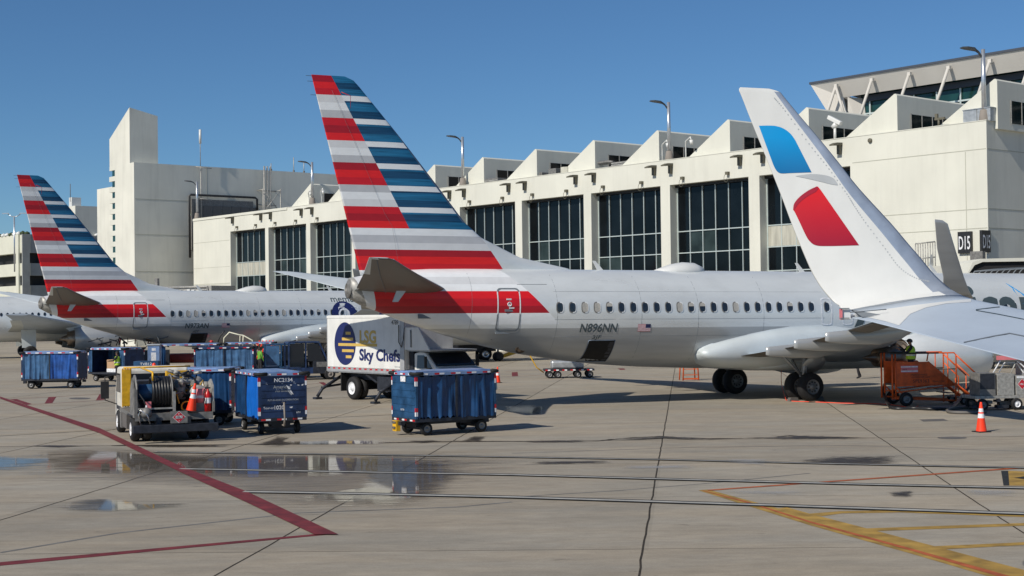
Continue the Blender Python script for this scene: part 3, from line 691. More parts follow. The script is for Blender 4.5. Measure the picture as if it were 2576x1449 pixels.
thr = third_airliner(); pose_plane(thr, -43.2, 131.0, .40, .0)
# ------------------------------------------------------------------ the wing the camera looks along
own = thing('airliner_wing', 'white wing with tall upswept winglet carrying a blue and red emblem, closest to the camera', 'wing')
TE0, LE0 = Vector((3.904, 16.2, 3.578)), Vector((5.235, 16.1, 3.80))
dT, dL = Vector((.262, -1, -.128)), Vector((.62, -1, -.20))
dT = (Vector((4.675, 13.0, 3.183))-TE0)/3.2; dT.y = -1
ZV0 = Vector((0, 0, 1))
secs = []
for t_ in (13.5, 9, 6, 4, 2.5, 1.2, .4): secs.append((LE0+dL*t_-ZV0*(.06 if t_ > 1 else .05), TE0+dT*t_, .065, (.0, 0, 1)))
for (lu, lv), (tu, tv), d, th, u_ in [((2458, 758), (2125, 797), 16.25, .07, (0, .12, 1)), ((2427, 747), (2116, 784), 16.42, .075, (0, .45, 1)), ((2392, 727), (2112, 772), 16.55, .085, (0, .9, .8)), ((2352, 692), (2092, 755), 16.66, .08, (0, 1, .5)), ((2318, 651), (2070, 730), 16.72, .078, (0, 1, .35)),
                                      ((2285, 613), (2055, 708), 16.76, .075, (0, 1, .28)), ((2240, 560), (2036, 672), 16.8, .07, (0, 1, .25)), ((2162, 475), (1997, 578), 16.88, .068, (0, 1, .22)), ((2114, 414), (1968, 500), 16.94, .066, (0, 1, .22)), ((2064.6, 353), (1938, 424), 17.0, .064, (0, 1, .22)), ((2005, 283), (1893, 313), 17.06, .062, (0, 1, .22)), ((1972, 243), (1866, 244), 17.1, .055, (0, 1, .22)),
                                      ((1961, 231), (1859, 227), 17.11, .03, (0, 1, .22)), ((1935, 223), (1862, 219.5), 17.12, .012, (0, 1, .22))]:
    secs.append((at(lu, lv, d), at(tu, tv, d), th, u_))
SL = wing_loops(secs, 12)
def refine(L_, k):                         # smooth subdivision along the span (Catmull-Rom)
    out = []
    for i in range(len(L_)-1):
        for j in range(k):
            t = j/k; P0, P1, P2, P3 = L_[max(i-1, 0)], L_[i], L_[i+1], L_[min(i+2, len(L_)-1)]; r = []
            for a, b_, c, d in zip(P0, P1, P2, P3): r.append(.5*((2*b_)+(c-a)*t+(2*a-5*b_+4*c-d)*t*t+(3*b_-a-3*c+d)*t**3))
            out.append(r)
    out.append(L_[-1]); return out
m_ = MB(); m_.loft(SL[:9], 'wing_top'); wmain = m_.build('main_wing', own)
n_ = 12
def wf(i, j): return 'bare_metal' if (j < 3 or j >= 2*n_-3) and i < 14*3-6 else 'white_paint'
m_ = MB(); m_.loft(refine(SL[8:], 3), 'white_paint', mfun=lambda i, j: 'bare_metal' if (j < 3 or j >= 21) and i < 33 else 'white_paint'); wlet = m_.build('winglet', own)
# paint boundary: white tip panel on the wing
bvh_w = BVHTree.FromObject(wlet, bpy.context.evaluated_depsgraph_get())
bvh_m = BVHTree.FromObject(wmain, bpy.context.evaluated_depsgraph_get())
O_ = Vector((0, 0, H))
def decal(bvh, polys, m, name, parent, off=.004, grid=12., strip=False):
    mb = MB(); px = [q for p in polys for q in p]
    for p in polys: mb.face([Vector((u, v, 0)) for u, v in p], m)
    x0, x1 = min(q[0] for q in px), max(q[0] for q in px); y0, y1 = min(q[1] for q in px), max(q[1] for q in px)
    x = x0+grid
    while x < x1: cut(mb.bm, (x, 0, 0), (1, 0, 0)); x += grid
    y = y0+grid
    while y < y1: cut(mb.bm, (0, y, 0), (0, 1, 0)); y += grid
    bad = []
    for v in mb.bm.verts:
        d = ray(v.co.x, v.co.y).normalized(); h = bvh.ray_cast(O_, d)
        if h[0] is None: bad.append(v); continue
        n = h[1] if h[1].dot(d) < 0 else -h[1]; v.co = h[0]+n*off
    if bad: bmesh.ops.delete(mb.bm, geom=bad, context='VERTS')
    for f in mb.bm.faces: f.smooth = True
    return mb.build(name, parent)
def curve_pts(P, k=6):
    out = []
    for i in range(len(P)-1):
        P0, P1, P2, P3 = [Vector(P[j]) for j in (max(i-1, 0), i, i+1, min(i+2, len(P)-1))]
        for j in range(k):
            t = j/k; out.append(tuple(.5*((2*P1)+(P2-P0)*t+(2*P0-5*P1+4*P2-P3)*t*t+(3*P1-P0-3*P2+P3)*t**3)))
    out.append(tuple(P[-1])); return out
blue = [(1909, 316.5)]+curve_pts([(1909, 316.5), (1950, 317), (1975, 325), (1993, 342), (2010, 368)])+[(2042, 433)]+curve_pts([(2042, 433), (1965, 435), (1950, 427), (1940, 410)])
bl = [(1909, 316.5)]+[q for q in curve_pts([(1930, 316), (1950, 317), (1970, 323), (1988, 336), (2000, 352)])]+[(2041.5, 433.5)]+curve_pts([(1985, 435.5), (1964, 436), (1953, 429), (1945, 414)])
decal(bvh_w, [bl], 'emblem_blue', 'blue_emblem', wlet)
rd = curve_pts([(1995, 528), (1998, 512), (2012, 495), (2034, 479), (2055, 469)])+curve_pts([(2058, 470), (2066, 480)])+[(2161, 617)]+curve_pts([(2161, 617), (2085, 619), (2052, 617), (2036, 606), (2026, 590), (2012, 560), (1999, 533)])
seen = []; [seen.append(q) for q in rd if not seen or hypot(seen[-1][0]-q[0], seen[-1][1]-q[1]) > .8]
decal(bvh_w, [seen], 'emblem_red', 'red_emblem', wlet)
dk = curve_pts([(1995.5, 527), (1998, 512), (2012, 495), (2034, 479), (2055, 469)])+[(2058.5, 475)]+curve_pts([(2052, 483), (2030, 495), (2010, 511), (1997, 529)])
decal(bvh_w, [dk], 'logo_red_dark', 'emblem_dark_band', wlet, .007)  # darker red band along the top of the red emblem
sw = curve_pts([(1973, 475), (1967, 461), (1974, 450), (2000, 441), (2040, 438), (2075, 441), (2095, 448), (2104, 458), (2107, 466)])+curve_pts([(2107, 466), (2080, 464), (2052, 467), (2020, 480), (2000, 497), (1988, 512)])
g_ = curve_pts([(2000, 443), (2040, 438), (2075, 441), (2095, 448), (2104, 458), (2107, 466)])+curve_pts([(2107, 466), (2088, 463), (2060, 456), (2030, 449)])
decal(bvh_w, [g_], 'swoosh_grey', 'grey_emblem', wlet, .005)
# rivets along the metal leading edge
rv = MB(); LEp = curve_pts([(1948, 247), (1975, 279), (2035, 362), (2085, 425), (2130, 488), (2150, 520), (2177, 560), (2227, 626), (2262, 672), (2300, 698), (2336, 708)], 7)
for (u, v) in LEp:
    h = bvh_w.ray_cast(O_, ray(u, v).normalized())
    if h[0] is not None:
        n = h[1]; a = n.orthogonal().normalized(); c = n.cross(a); rv.face([h[0]+n*.004+(a*cos(k)+c*sin(k))*.008 for k in [2*pi*q/8 for q in range(8)]], 'swoosh_grey')
rv.build('rivet_row', wlet)
# seams and painted lines on the upper wing skin
for nm, P, w_, m in (('panel_line', [(2384, 733.5), (2300, 752), (2225, 757), (2150, 760)], 1.2, 'swoosh_grey'), ):
    pass
def strip(P, w_): return [[(a[0]-w_*(b_[1]-a[1])/hypot(a[0]-b_[0], a[1]-b_[1]), a[1]+w_*(b_[0]-a[0])/hypot(a[0]-b_[0], a[1]-b_[1])), (b_[0]-w_*(b_[1]-a[1])/hypot(a[0]-b_[0], a[1]-b_[1]), b_[1]+w_*(b_[0]-a[0])/hypot(a[0]-b_[0], a[1]-b_[1])), b_, a] for a, b_ in zip(P, P[1:])]
for P, w_, m in (([(2576, 770.5), (2540, 771), (2500, 775), (2455, 780.5), (2510, 790), (2576, 803)], 1.7, 'letter_grey'), ([(2424, 861), (2500, 845), (2540, 838), (2580, 846)], 2.2, 'seam_grey'), ([(2300, 753), (2240, 765), (2180, 772), (2132, 778)], 1., 'swoosh_grey')):
    decal(bvh_m, strip(P, w_), m, 'panel_line', wmain, .005, 30)
tipw = [(2120, 796), (2112, 780), (2440, 750), (2392, 752), (2340, 762), (2305, 775), (2275, 800), (2262, 832)]
decal(bvh_m, [[(2128, 795), (2150, 790)] + [(2200, 782), (2300, 768), (2400, 756), (2450, 752), (2500, 756), (2440, 760), (2380, 764), (2330, 774), (2290, 790), (2262, 819), (2225, 808), (2180, 798)]], 'white_paint', 'white_tip_panel', wmain, .003, 15)
t = MB()
p0 = at(2117, 786, 16.15)
t.box(p0+Vector((.045, .02, -.02)), (.10, .10, .125), 'window_frame_paint'); t.box(p0+Vector((-.008, 0, -.02)), (.010, .11, .12), 'bucket_pink'); t.box(p0+Vector((.02, -.055, -.065)), (.11, .02, .012), 'seam_grey'); t.box(p0+Vector((.02, -.055, .045)), (.11, .02, .012), 'seam_grey')
t.prism([p0+Vector((.11, -.05, .03)), p0+Vector((.42, -.12, -.03)), p0+Vector((.22, -.1, -.06))], (0, .1, 0), 'seam_grey')
t.cyl(p0+Vector((.08, -.06, 0)), p0+Vector((.48, -.12, .03)), .006, 'seam_grey', 5); t.cyl(p0+Vector((.2, -.1, -.05)), p0+Vector((.7, -.25, -.06)), .006, 'seam_grey', 5)
t.build('tail_light', own)
# ------------------------------------------------------------------ terminal
C0 = Vector((30.924, 92.0, 0)); E1 = Vector((-.63781, .77020, 0)); E2 = Vector((.77020, .63781, 0)); ZV = Vector((0, 0, 1))
def TB(t, o, z): return C0+E1*t+E2*o+ZV*z       # t along the sunlit wall, o depth behind it
RB = Matrix((E1, E2, ZV)).transposed().to_4x4()
def tbx(mb, t0, t1, o0, o1, z0, z1, m): mb.box(TB((t0+t1)/2, (o0+o1)/2, (z0+z1)/2), (t1-t0, o1-o0, z1-z0), m, M=RB)
term = thing('terminal_building', 'long cream terminal concourse with dark window bays and sawtooth rooflights', 'building')
ROOF = 15.7; WT, WB = 13.68, 2.5
bays = [(10.8, 19.14)]+[(r, r+8.25) for r in (20.2, 29.5, 38.7, 47.9, 57.0, 66.0, 74.9, 84.0, 93.0)]
wl = MB(); tbx(wl, 0, 110.8, 0, 1.0, WT, ROOF, 'wall_plaster')
edges = [0]+[q for b_ in bays for q in b_]+[110.8]
for a, c in zip(edges[0::2], edges[1::2]): tbx(wl, a, c, 0, 1.0, 0, WT, 'wall_plaster')
tbx(wl, 0, 110.8, 1.003, 1.6, 0, 2.4, 'wall_plaster'); tbx(wl, 0, .9, 1.004, 45, 0, ROOF-.003, 'wall_plaster_shaded'); tbx(wl, .9, 110.8, 30, 31, 0, ROOF-.003, 'wall_plaster')
tbx(wl, .904, 110.7, 1.004, 29.9, 14.9, 15.2, 'roof_membrane')
wall = wl.build('wall', term)
j = MB()
for z in (13.85, 9.96, 8.7):
    tbx(j, .05, 10.6, -.012, .0, z, z+.05, 'joint_shade'); tbx(j, -.012, 0, .05, 20, z, z+.05, 'joint_shade')
    if z != 9.96: tbx(j, 101.5, 110.7, -.012, .0, z-1.2, z-1.15, 'joint_shade')
tbx(j, 1.55, 1.6, -.010, 0, 3, 13.8, 'joint_shade')
for z in (9.5, 7.4): tbx(j, 101.5, 110.7, -.012, 0, z, z+.04, 'joint_shade')
tbx(j, -.03, 110.8, -.03, .3, ROOF, ROOF+.05, 'wall_plaster'); tbx(j, 88, 110.8, -.08, .3, ROOF-.25, ROOF-.003, 'wall_plaster')
j.build('wall_joint', wall)
for bi, (a, c) in enumerate(bays):
    w = MB(); tbx(w, a, c, .93, .99, WB, WT-.003, 'dark_interior'); rp = random.Random(bi)
    zr = (WB, 4.8, 6.5, 8.2, 9.93, WT-.01)
    for q in range(6):
        for (za_, zb2) in zip(zr, zr[1:]):
            e_ = [rp.uniform(-.004, .004) for _ in range(3)]; x0, x1 = a+(c-a)*q/6, a+(c-a)*(q+1)/6
            w.face([TB(x0, .905+e_[0], za_), TB(x1, .905+e_[1], za_), TB(x1, .905+e_[1]+e_[2], zb2), TB(x0, .905+e_[0]+e_[2], zb2)], 'facade_glass_pale' if (za_ < 9 and rp.random() < .22) else 'facade_glass')
    win = w.build('window', term)
    fr = MB(); n = 6; st = (c-a)/n
    tall = bi in (0, 9)
    for k in range(1, n): tbx(fr, a+k*st-.032, a+k*st+.032, .80, .897, WB, WT-.1, 'mullion')
    tbx(fr, c-.09, c-.003, .80, .897, WB, WT-.1, 'mullion')
    for z in ((9.93, 8.2, 6.5, 4.8) if not tall else (9.93, 8.30, 6.5)): tbx(fr, a+.003, c-.003, .79, .896, z-.038, z+.038, 'mullion')
    tbx(fr, a+.003, c-.003, .6, .895, WT-.22, WT-.003, 'black_plastic')
    fr.build('window_frame', win)
    if tall:
        sp = MB(); tbx(sp, a+.003, c-.003, .84, .893, 8.35, 9.87, 'spandrel'); sp.build('spandrel_panel', win)
# rooftop sawtooth
for k in range(-1, 11):
    a = 7.18-.25+7.68*k+.25*0; za = 18.38-.03*max(k, 0)
    if k == -1: a = -.78
    a += .5; za += .09; b = MB(); D = 8.4; t0 = a; t1 = a+4.5
    P = [TB(t0, .9, 15.2), TB(t0, .9, za-.12), TB(t0+.12, .9, za), TB(t0+.22, .9, za), TB(t1, .9, ROOF+.08), TB(t1, .9, 15.2)]
    b.prism(P, E2*D, 'wall_plaster')
    cl = b.build('rooflight', term)
    w = MB(); tbx(w, a-.03, a-.005, 2.5, 7.6, 15.65, 17.15, 'facade_glass')
    for q in range(1, 4): tbx(w, a-.06, a-.031, 2.5+q*1.27-.04, 2.5+q*1.27+.04, 15.65, 17.15, 'equip_light')
    tbx(w, a-.07, a-.031, 2.42, 2.497, 15.6, 17.2, 'equip_light')
    w.build('rooflight_window', cl)
# block at the far end between the bays and the tower
b = MB(); tbx(b, 110.83, 112.4, 1.2, 8, 11.3, 13.9, 'wall_plaster'); tbx(b, 110.83, 112.2, 2.2, 8, 0, 7.0, 'wall_plaster'); tbx(b, 110.83, 112.0, 2.6, 8, 7.0, 11.297, 'dark_interior'); b.build('end_block', term)
# roof clutter
def rooftop(name, label, cat, t, o, z, fn, group=None):
    p = TB(t, o, z); r = thing(name, label, cat, p, atan2(E1.y, E1.x)+pi, group); fn(r); return r
def louvred(L_, D_, h):
    def f(r):
        b = MB(); b.bx(-L_/2, L_/2, -D_/2, D_/2, 0, h, 'equip_grey'); b.build('housing', r, .02)
        b = MB(); n = int(h/.16)
        for k in range(n):
            z = .06+k*.16; b.bx(-L_/2-.04, L_/2+.04, -D_/2-.05, -D_/2-.003, z, z+.08, 'equip_light'); b.bx(-L_/2-.05, -L_/2-.003, -D_/2, D_/2, z, z+.08, 'equip_light')
        b.build('louvre', r)
    return f
def plain_box(r):
    b = MB(); b.bx(-1.1, .9, -.3, .5, 0, .85, 'duct_metal'); b.bx(-1.15, .95, -.35, .55, .853, .9, 'duct_metal'); b.bx(-.1, -.06, -.31, -.303, 0, .85, 'equip_grey'); b.build('housing', r)
rooftop('roof_ventilator', 'grey louvred air unit on the roof beside the second lamp from the right', 'air unit', 34.0, .9+1.2, 15.25, louvred(4.6, 2.0, 1.0), 'louvred roof units')
rooftop('roof_ventilator', 'grey louvred air unit on the roof just right of the striped tail', 'air unit', 53.6, 2.0, 15.25, louvred(4.0, 2.0, .95), 'louvred roof units')
rooftop('roof_ventilator', 'galvanised box unit at the roof corner behind the right lamp', 'air unit', .75, .55, ROOF, plain_box)
def two_boxes(r):
    b = MB(); b.bx(-.5, .5, -.5, .5, 0, 1.1, 'equip_grey'); b.bx(-2.4, -1.5, -.4, .4, 0, .9, 'equip_grey'); b.bx(-1.48, -.52, -.3, .3, 0, .5, 'equip_light'); b.build('fan_box', r, .03)
rooftop('condenser_unit', 'small grey condenser boxes on the roof before the middle rooflight', 'condenser', 44.0, 1.6, 15.3, two_boxes)
def piping(r):
    b = MB(); b.tube([(-3, 0, 0), (-2.8, 0, .7), (-2.2, 0, .95), (1.6, 0, 1.0), (2.2, 0, .9)], .12, 'equip_grey', 8); b.tube([(-1.2, .3, 0), (-1.1, .3, .85), (2, .3, .9)], .1, 'equip_light', 8); b.build('pipe', r)
    b = MB(); b.cyl((-3.6, 0, 0), (-3.6, 0, .95), .65, 'spandrel', 18); b.build('tank', r)
rooftop('roof_piping', 'curved pipes and tan drum on the roof edge above the dark bays', 'pipework', 39.4-.9, 1.3, 15.4, piping)
def dish_pair(r):
    for x in (0, 2.6):
        b = MB(); b.tube([(x, 0, 0), (x, 0, .9), (x+.3, -.3, 1.5), (x+1.0, -.5, 1.75), (x+1.1, -.5, 1.5)], .06, 'white_paint', 6); b.cyl((x+1.1, -.5, 1.5), (x+1.1, -.5, 1.15), .17, 'white_paint', 12, .1); b.build('camera_arm', r)
rooftop('security_camera', 'white curved-arm cameras on the roof left of the second lamp from the right', 'camera', 30.0, .8, 15.6, dish_pair)
rooftop('security_camera', 'white curved-arm cameras on the roof left of the lamp by the truss mast', 'camera', 84.6, .8, 15.6, dish_pair)
def camera_big(r):
    b = MB(); b.cyl((0, 0, 0), (0, 0, .85), .09, 'white_paint'); b.cyl((-.15, 0, .85), (.15, 0, 1.1), .2, 'white_paint'); b.build('mount', r)
    b = MB(); b.box((0, 0, 1.35), (1.25, .32, .3), 'white_paint', M=Matrix.Rotation(radians(28), 4, 'Y')); b.build('camera_body', r, .05)
rooftop('security_camera', 'large white box camera on the roof edge right of the winglet', 'camera', 17.2-4.9, .3, ROOF+.05, camera_big)
def camera_small(r):
    b = MB(); b.cyl((0, 0, 0), (0, 0, .45), .07, 'bronze_fixture'); b.box((.1, 0, .5), (.75, .14, .14), 'bronze_fixture'); b.box((-.15, 0, .7), (.2, .15, .3), 'bronze_fixture'); b.build('camera_body', r)
rooftop('security_camera', 'small dark camera on the roof edge near the right corner', 'camera', 3.75, .3, ROOF+.05, camera_small)
# lamps on the parapet
lamp = thing('roof_lamp', 'tall roof lamp at the right corner of the terminal', 'lamp', (0, 0, 0), 0, 'lamps along the terminal roof')
b = MB(); b.lathe((0, 0, 0), (0, 0, 1), [(0, .36), (.1, .36), (.75, .26), (.8, .0)], 'lamp_base', 8); b.build('base', lamp)
b = MB(); b.cyl((0, 0, .8), (0, 0, 4.7), .16, 'lamp_metal', 14, .13); b.build('pole', lamp)
b = MB(); r = []
for x, w_, h_, z in ((.0, .06, .08, 4.2), (.25, .07, .07, 4.5), (.45, .1, .06, 4.62), (.7, .3, .06, 4.7), (1.25, .32, .05, 4.76), (1.6, .2, .03, 4.78)): r.append([(-x*.9-.1, w_*a, z+h_*c) for a, c in ((-1, -1), (1, -1), (1, 1), (-1, 1))])
b.loft(r, 'lamp_head', smooth=False); b.build('lamp_head', lamp)
lab = ['tall roof lamp at the right corner of the terminal', 'roof lamp between the winglet and the louvred roof unit', 'roof lamp just right of the nearest striped tail', 'roof lamp just left of the nearest striped tail', 'leftmost roof lamp, in front of the big grey wall']
for i, t_ in enumerate((.36, 28.8, 56.05, 83.2, 110.4)):
    o = lamp if i == 0 else copy_tree(lamp); o.location = TB(t_, .35, ROOF+.02); o['label'] = lab[i]; o.rotation_euler = (0, 0, .2)
# floodlights and ring brackets on the wall face
fx = thing('floodlight', 'x', 'floodlight', (0, 0, 0), atan2(E1.y, E1.x)+pi, 'bronze floodlights along the wall top')
b = MB(); b.bx(-.12, .12, -.28, 0, -.62, .02, 'bronze_fixture'); b.build('bracket', fx)
b = MB(); b.prism([(-.2, -.02, .02), (-.2, -.55, -.02), (-.2, -1.0, -.08), (-.2, -1.02, .02), (-.2, -.6, .17), (-.2, -.02, .2)], (.4, 0, 0), 'bronze_fixture'); b.build('lamp_head', fx)
fts = [11.62, 18.67, 20.94, 28.24, 30.08, 37.26, 39.56, 46.37, 48.67, 55.32, 57.6, 82.57, 84.81, 91.54, 93.74, 100.48]
for i, t_ in enumerate(fts):
    o = fx if i == 0 else copy_tree(fx); o.location = TB(t_, 0, 15.2)
    place = ['right of the winglet', 'at the left edge of the winglet', 'left of the winglet over the nearest bay', 'right one at the middle of the right bays', 'left one at the middle of the right bays', 'right one above the third bay', 'left one above the third bay', 'right one above the fourth bay', 'left one above the fourth bay', 'right one beside the lamp by the near tail', 'touching the near tail on its right', 'first left of the near tail', 'second left of the near tail', 'third left of the near tail', 'fourth left of the near tail', 'farthest left on the wall'][i]
    o['label'] = 'bronze floodlight on cream wall, '+place
rg = thing('ring_bracket', 'x', 'bracket', (0, 0, 0), atan2(E1.y, E1.x)+pi, 'ring brackets over the window bays')
b = MB(); b.bx(-.14, .14, -.25, 0, .0, .22, 'bronze_fixture'); b.tube([(.22*cos(a), -.28, -.28+.3*sin(a)) for a in [2*pi*k/14 for k in range(15)]], .018, 'bronze_fixture', 5); b.build('bracket', rg)
for i, t_ in enumerate([22.2, 26.94, 31.55, 36.13, 40.77, 45.34, 49.57, 54.49, 81.52, 86.01, 90.52, 94.97, 99.44]):
    o = rg if i == 0 else copy_tree(rg); o.location = TB(t_, 0, 14.0)
    place = ['right over bay nearest winglet', 'left over bay nearest winglet', 'right over second bay from winglet', 'left over second bay from winglet', 'right over third bay from winglet', 'left over third bay from winglet', 'right over fourth bay from winglet', 'left over fourth bay from winglet', 'first left of the near tail', 'second left of the near tail', 'third left of the near tail', 'fourth left of the near tail', 'leftmost of all'][i]
    o['label'] = 'small ring bracket on the cream wall, '+place
kb = MB(); kb.lathe(TB(9.04, 0, 15.3), -E2, [(0, .16), (.12, .16), (.14, .1), (.15, 0)], 'bronze_fixture', 14); o = kb.build('wall_vent', None); tag(o, 'small round dark vent cap high on the blank cream wall', 'vent')
# gate signs
def gate_sign(pos, right, nrm, label):
    s = thing('gate_sign', label, 'sign', pos, 0, 'black D15 gate signs at the corner')
    b = MB(); R = Matrix((right, nrm, ZV)).transposed().to_4x4(); b.box((0, 0, 0), (1.0, .18, 1.42), 'black_plastic', M=R); bo = b.build('panel', s)
    b = MB(); put_text(b, 'D15', -right*.0-nrm*.1-ZV*.44, right, ZV, 1.22, 'letter_white', .84, .012, 0, True); b.build('gate_number', s)
gate_sign(TB(1.63, -.12, 7.84), -E1, E2, 'D15 sign in white on black facing the sunlit side')
gate_sign(TB(-.0, -.12, 7.84)-E2*.25, E2*1., -E1*-1., 'D15 sign in shade facing right, at the wall corner')
# ------------------------------------------------------------------ grey tower block
K0 = Vector((-46.615, 175.505, 0)); RK = RB
def kbx(mb, t0, t1, s0, s1, z0, z1, m): mb.box(K0+E1*((t0+t1)/2)+E2*((s0+s1)/2)+ZV*((z0+z1)/2), (t1-t0, s1-s0, z1-z0), m, M=RK)
tw = thing('tower_block', 'tall windowless grey block with a sloped stair tower at the left of the terminal', 'building')
b = MB(); kbx(b, 0, 5.6, 0, 43, 0, 22.75, 'wall_plaster_shaded'); kbx(b, 5.6, 25, 6, 43, 0, 21.5, 'wall_plaster_shaded')
# sunlit strip with the stair windows: solid bands between the window slots
tz = [9.0+1.385*k for k in range(11)]
kbx(b, 5.603, 7.2, 0, 5.9, 0, 8.4, 'wall_plaster')
for z in tz[:10]: kbx(b, 5.603, 7.3, 0, 5.9, z-.6, z-.6+.62, 'wall_plaster')
kbx(b, 5.603, 7.2, 0, 5.9, tz[10]-.6, 22.75, 'wall_plaster')
wallk = b.build('wall', tw)
b = MB()
for z in tz[:10]: kbx(b, 5.604, 6.6, .1, 5.5, z+.02, z+.785, 'green_glass')
b.build('stair_window', wallk)
b = MB(); A = lambda t, s, z: K0+E1*t+E2*s+ZV*z
pts = [A(1.2, .02, 22.75), A(7.2, .02, 22.75), A(7.2, .02, 26.3), A(1.2, .02, 29.7)]
bk = [A(1.2, 3.8, 22.75), A(7.2, 3.8, 22.75), A(7.2, 3.8, 25.5), A(1.2, 3.8, 28.9)]
v = [b.bm.verts.new(p) for p in pts+bk]; k = b.mi('wall_plaster_shaded')
for q in ((0, 1, 2, 3), (7, 6, 5, 4), (0, 3, 7, 4), (1, 5, 6, 2), (3, 2, 6, 7), (0, 4, 5, 1)): b.bm.faces.new([v[i] for i in q]).material_index = k
b.build('stair_tower', tw)
b = MB()
for z in (13.8, 9.2, 18.2): kbx(b, -.02, -.0, .1, 14, z, z+.06, 'joint_shade')
kbx(b, -.014, 0, 9.9, 9.95, 12, 22.7, 'joint_shade'); b.build('wall_joint', wallk)
# louvre bands on the grey wall
b = MB(); kbx(b, -.35, -.0, 7.6, 16.4, 12.0, 18.5, 'equip_grey')
for k in range(7): kbx(b, -.42, -.353, 7.9+k*1.33, 9.05+k*1.33, 12.0, 17.7, 'steel_plate')
kbx(b, -.25, 0, 19.0, 26.5, 12, 17.6, 'equip_grey')
for k in range(5): kbx(b, -.31, -.253, 19.2+k*1.4, 20.4+k*1.4, 12, 17.3, 'steel_plate')
b.build('louvre_screen', tw)
b = MB(); P = lambda s, z, o=-.55: K0+E1*o+E2*s+ZV*z
b.tube([P(7.2, 11.0), P(7.2, 18.8), P(7.4, 19.0), P(16.6, 19.0), P(16.9, 18.8), P(16.9, 17.4)], .14, 'black_plastic', 8); b.build('duct_pipe', tw)
b = MB(); kbx(b, -1.5, -.0, 17.2, 18.6, 13.8, 16.8, 'spandrel'); kbx(b, -1.6, -1.503, 17.3, 17.9, 14.0, 16.2, 'wall_plaster'); o = b.build('wall_air_unit', None); tag(o, 'tan air conditioning box on the grey wall beside the truss mast', 'air unit')
mast = thing('truss_mast', 'grey truss bracket with clustered pipes on the tall grey wall', 'mast')
b = MB()
for q in (0, .45, .9): b.cyl(P(17.9+q, 13, -.7), P(17.9+q, 23.2, -.7), .1, 'equip_light', 8)
for z in (14.5, 16.2, 18.1, 20): b.cyl(P(17.2, z, -.4), P(19.8, z, -.4), .06, 'equip_light', 6)
for z0, z1 in ((14.5, 17), (17, 14.5), (17, 20), (20, 17)): b.cyl(P(17.2, z0, -1.6), P(19.8, z1, -1.6), .06, 'equip_light', 6)
for s_ in (17.2, 19.8):
    b.cyl(P(s_, 14.3, -1.6), P(s_, 20.2, -1.6), .08, 'equip_light', 6)
    for z in (14.5, 17, 20): b.cyl(P(s_, z, -1.6), P(s_, z, 0), .06, 'equip_light', 6)
b.build('truss', mast)
b = MB(); b.cyl(P(3.9+5, 22.7, -.3), P(3.9+5, 27.0, -.3), .05, 'equip_light', 6); b.cyl(P(8.9, 25.6, -.3), P(8.9, 27.4, -.3), .16, 'white_paint', 8); b.cyl(P(8.9, 14.5, -.4), P(8.9, 22.7, -.4), .07, 'equip_light', 6); b.cyl(P(8.2, 22.6, -.4), P(10, 22.4, -1.2), .06, 'equip_light', 6); b.cyl(P(8.2, 18.6, -.4), P(10, 18.4, -1.2), .06, 'equip_light', 6)
o = b.build('roof_antenna', None); tag(o, 'thin white whip antenna standing above the tall grey wall', 'antenna')
b = MB()
for s_ in (4.2, 4.9, 5.6, 6.3): b.cyl(P(s_-4, 22.75, 2), P(s_-4, 23.9, 2), .06, 'steel_plate', 6)
b.cyl(P(.2, 23.9, 2), P(2.3, 23.9, 2), .06, 'steel_plate', 6); o = b.build('roof_railing', None); tag(o, 'short dark railing on the grey block roof beside the stair tower', 'railing')
# ------------------------------------------------------------------ hall with the big overhanging roof behind
hall = thing('departure_hall', 'far hall with a wide overhanging roof and green glass above the terminal', 'building')
HT = lambda t, o, z: TB(t, o, z)
b = MB()
def zo(t): return 26.0
RE = HT
b.prism([HT(42.0, 34.9, 26.78), HT(42.0, 34.9, 27.0), HT(46, 52, 27.0), HT(46, 52, 26.78)], E1*-90, 'roof_edge')
b.build('roof', hall)
b = MB()
b.face([HT(41.9, 35, 26.77), HT(-45, 35, 26.77), HT(-45, 36, 25.1), HT(38.5, 36, 25.1)], 'soffit')
b.face([HT(41.9, 35, 26.77), HT(38.5, 36, 25.1), HT(38.0, 36, 23.0), HT(38.0, 36, 19), HT(36.0, 36, 16), HT(39.8, 35.8, 20), HT(40.2, 35.6, 23.7)], 'soffit')
b.face([HT(41.9, 35, 26.775), HT(40.2, 35.6, 23.7), HT(39.8, 35.8, 20), HT(44, 46, 20), HT(46, 50, 26.775)], 'soffit')
b.face([HT(38.0, 36, 25.1), HT(36.9, 37.2, 24.9), HT(36.2, 37.2, 18), HT(38.0, 36, 18)], 'soffit')
b.build('soffit', hall)
b = MB(); b.prism([HT(37.3, 37.3, 15), HT(-45, 37.3, 15), HT(-45, 37.3, 25.4), HT(37.3, 37.3, 25.4)], E2*.3, 'green_glass'); gl = b.build('glass_wall', hall)
b = MB()
for t_ in [36.2-2.6*k for k in range(31)]: b.prism([HT(t_, 37.1, 15), HT(t_-.16, 37.1, 15), HT(t_-.16, 37.1, 25), HT(t_, 37.1, 25)], E2*.12, 'mullion')
for z in (20.4, 21.8, 23.2): b.prism([HT(36.8, 37.08, z), HT(-45, 37.08, z), HT(-45, 37.08, z+.16), HT(36.8, 37.08, z+.16)], E2*.12, 'mullion')
b.prism([HT(36.8, 36.9, 24.5), HT(-45, 36.9, 24.5), HT(-45, 36.9, 25.1), HT(36.8, 36.9, 25.1)], E2*.3, 'roof_edge')
b.build('window_frame', gl)
b = MB(); b.prism([HT(39, 37.8, 0), HT(-45, 37.8, 0), HT(-45, 37.8, 15), HT(39, 37.8, 15)], E2*18, 'garage_concrete'); b.build('wall', hall)
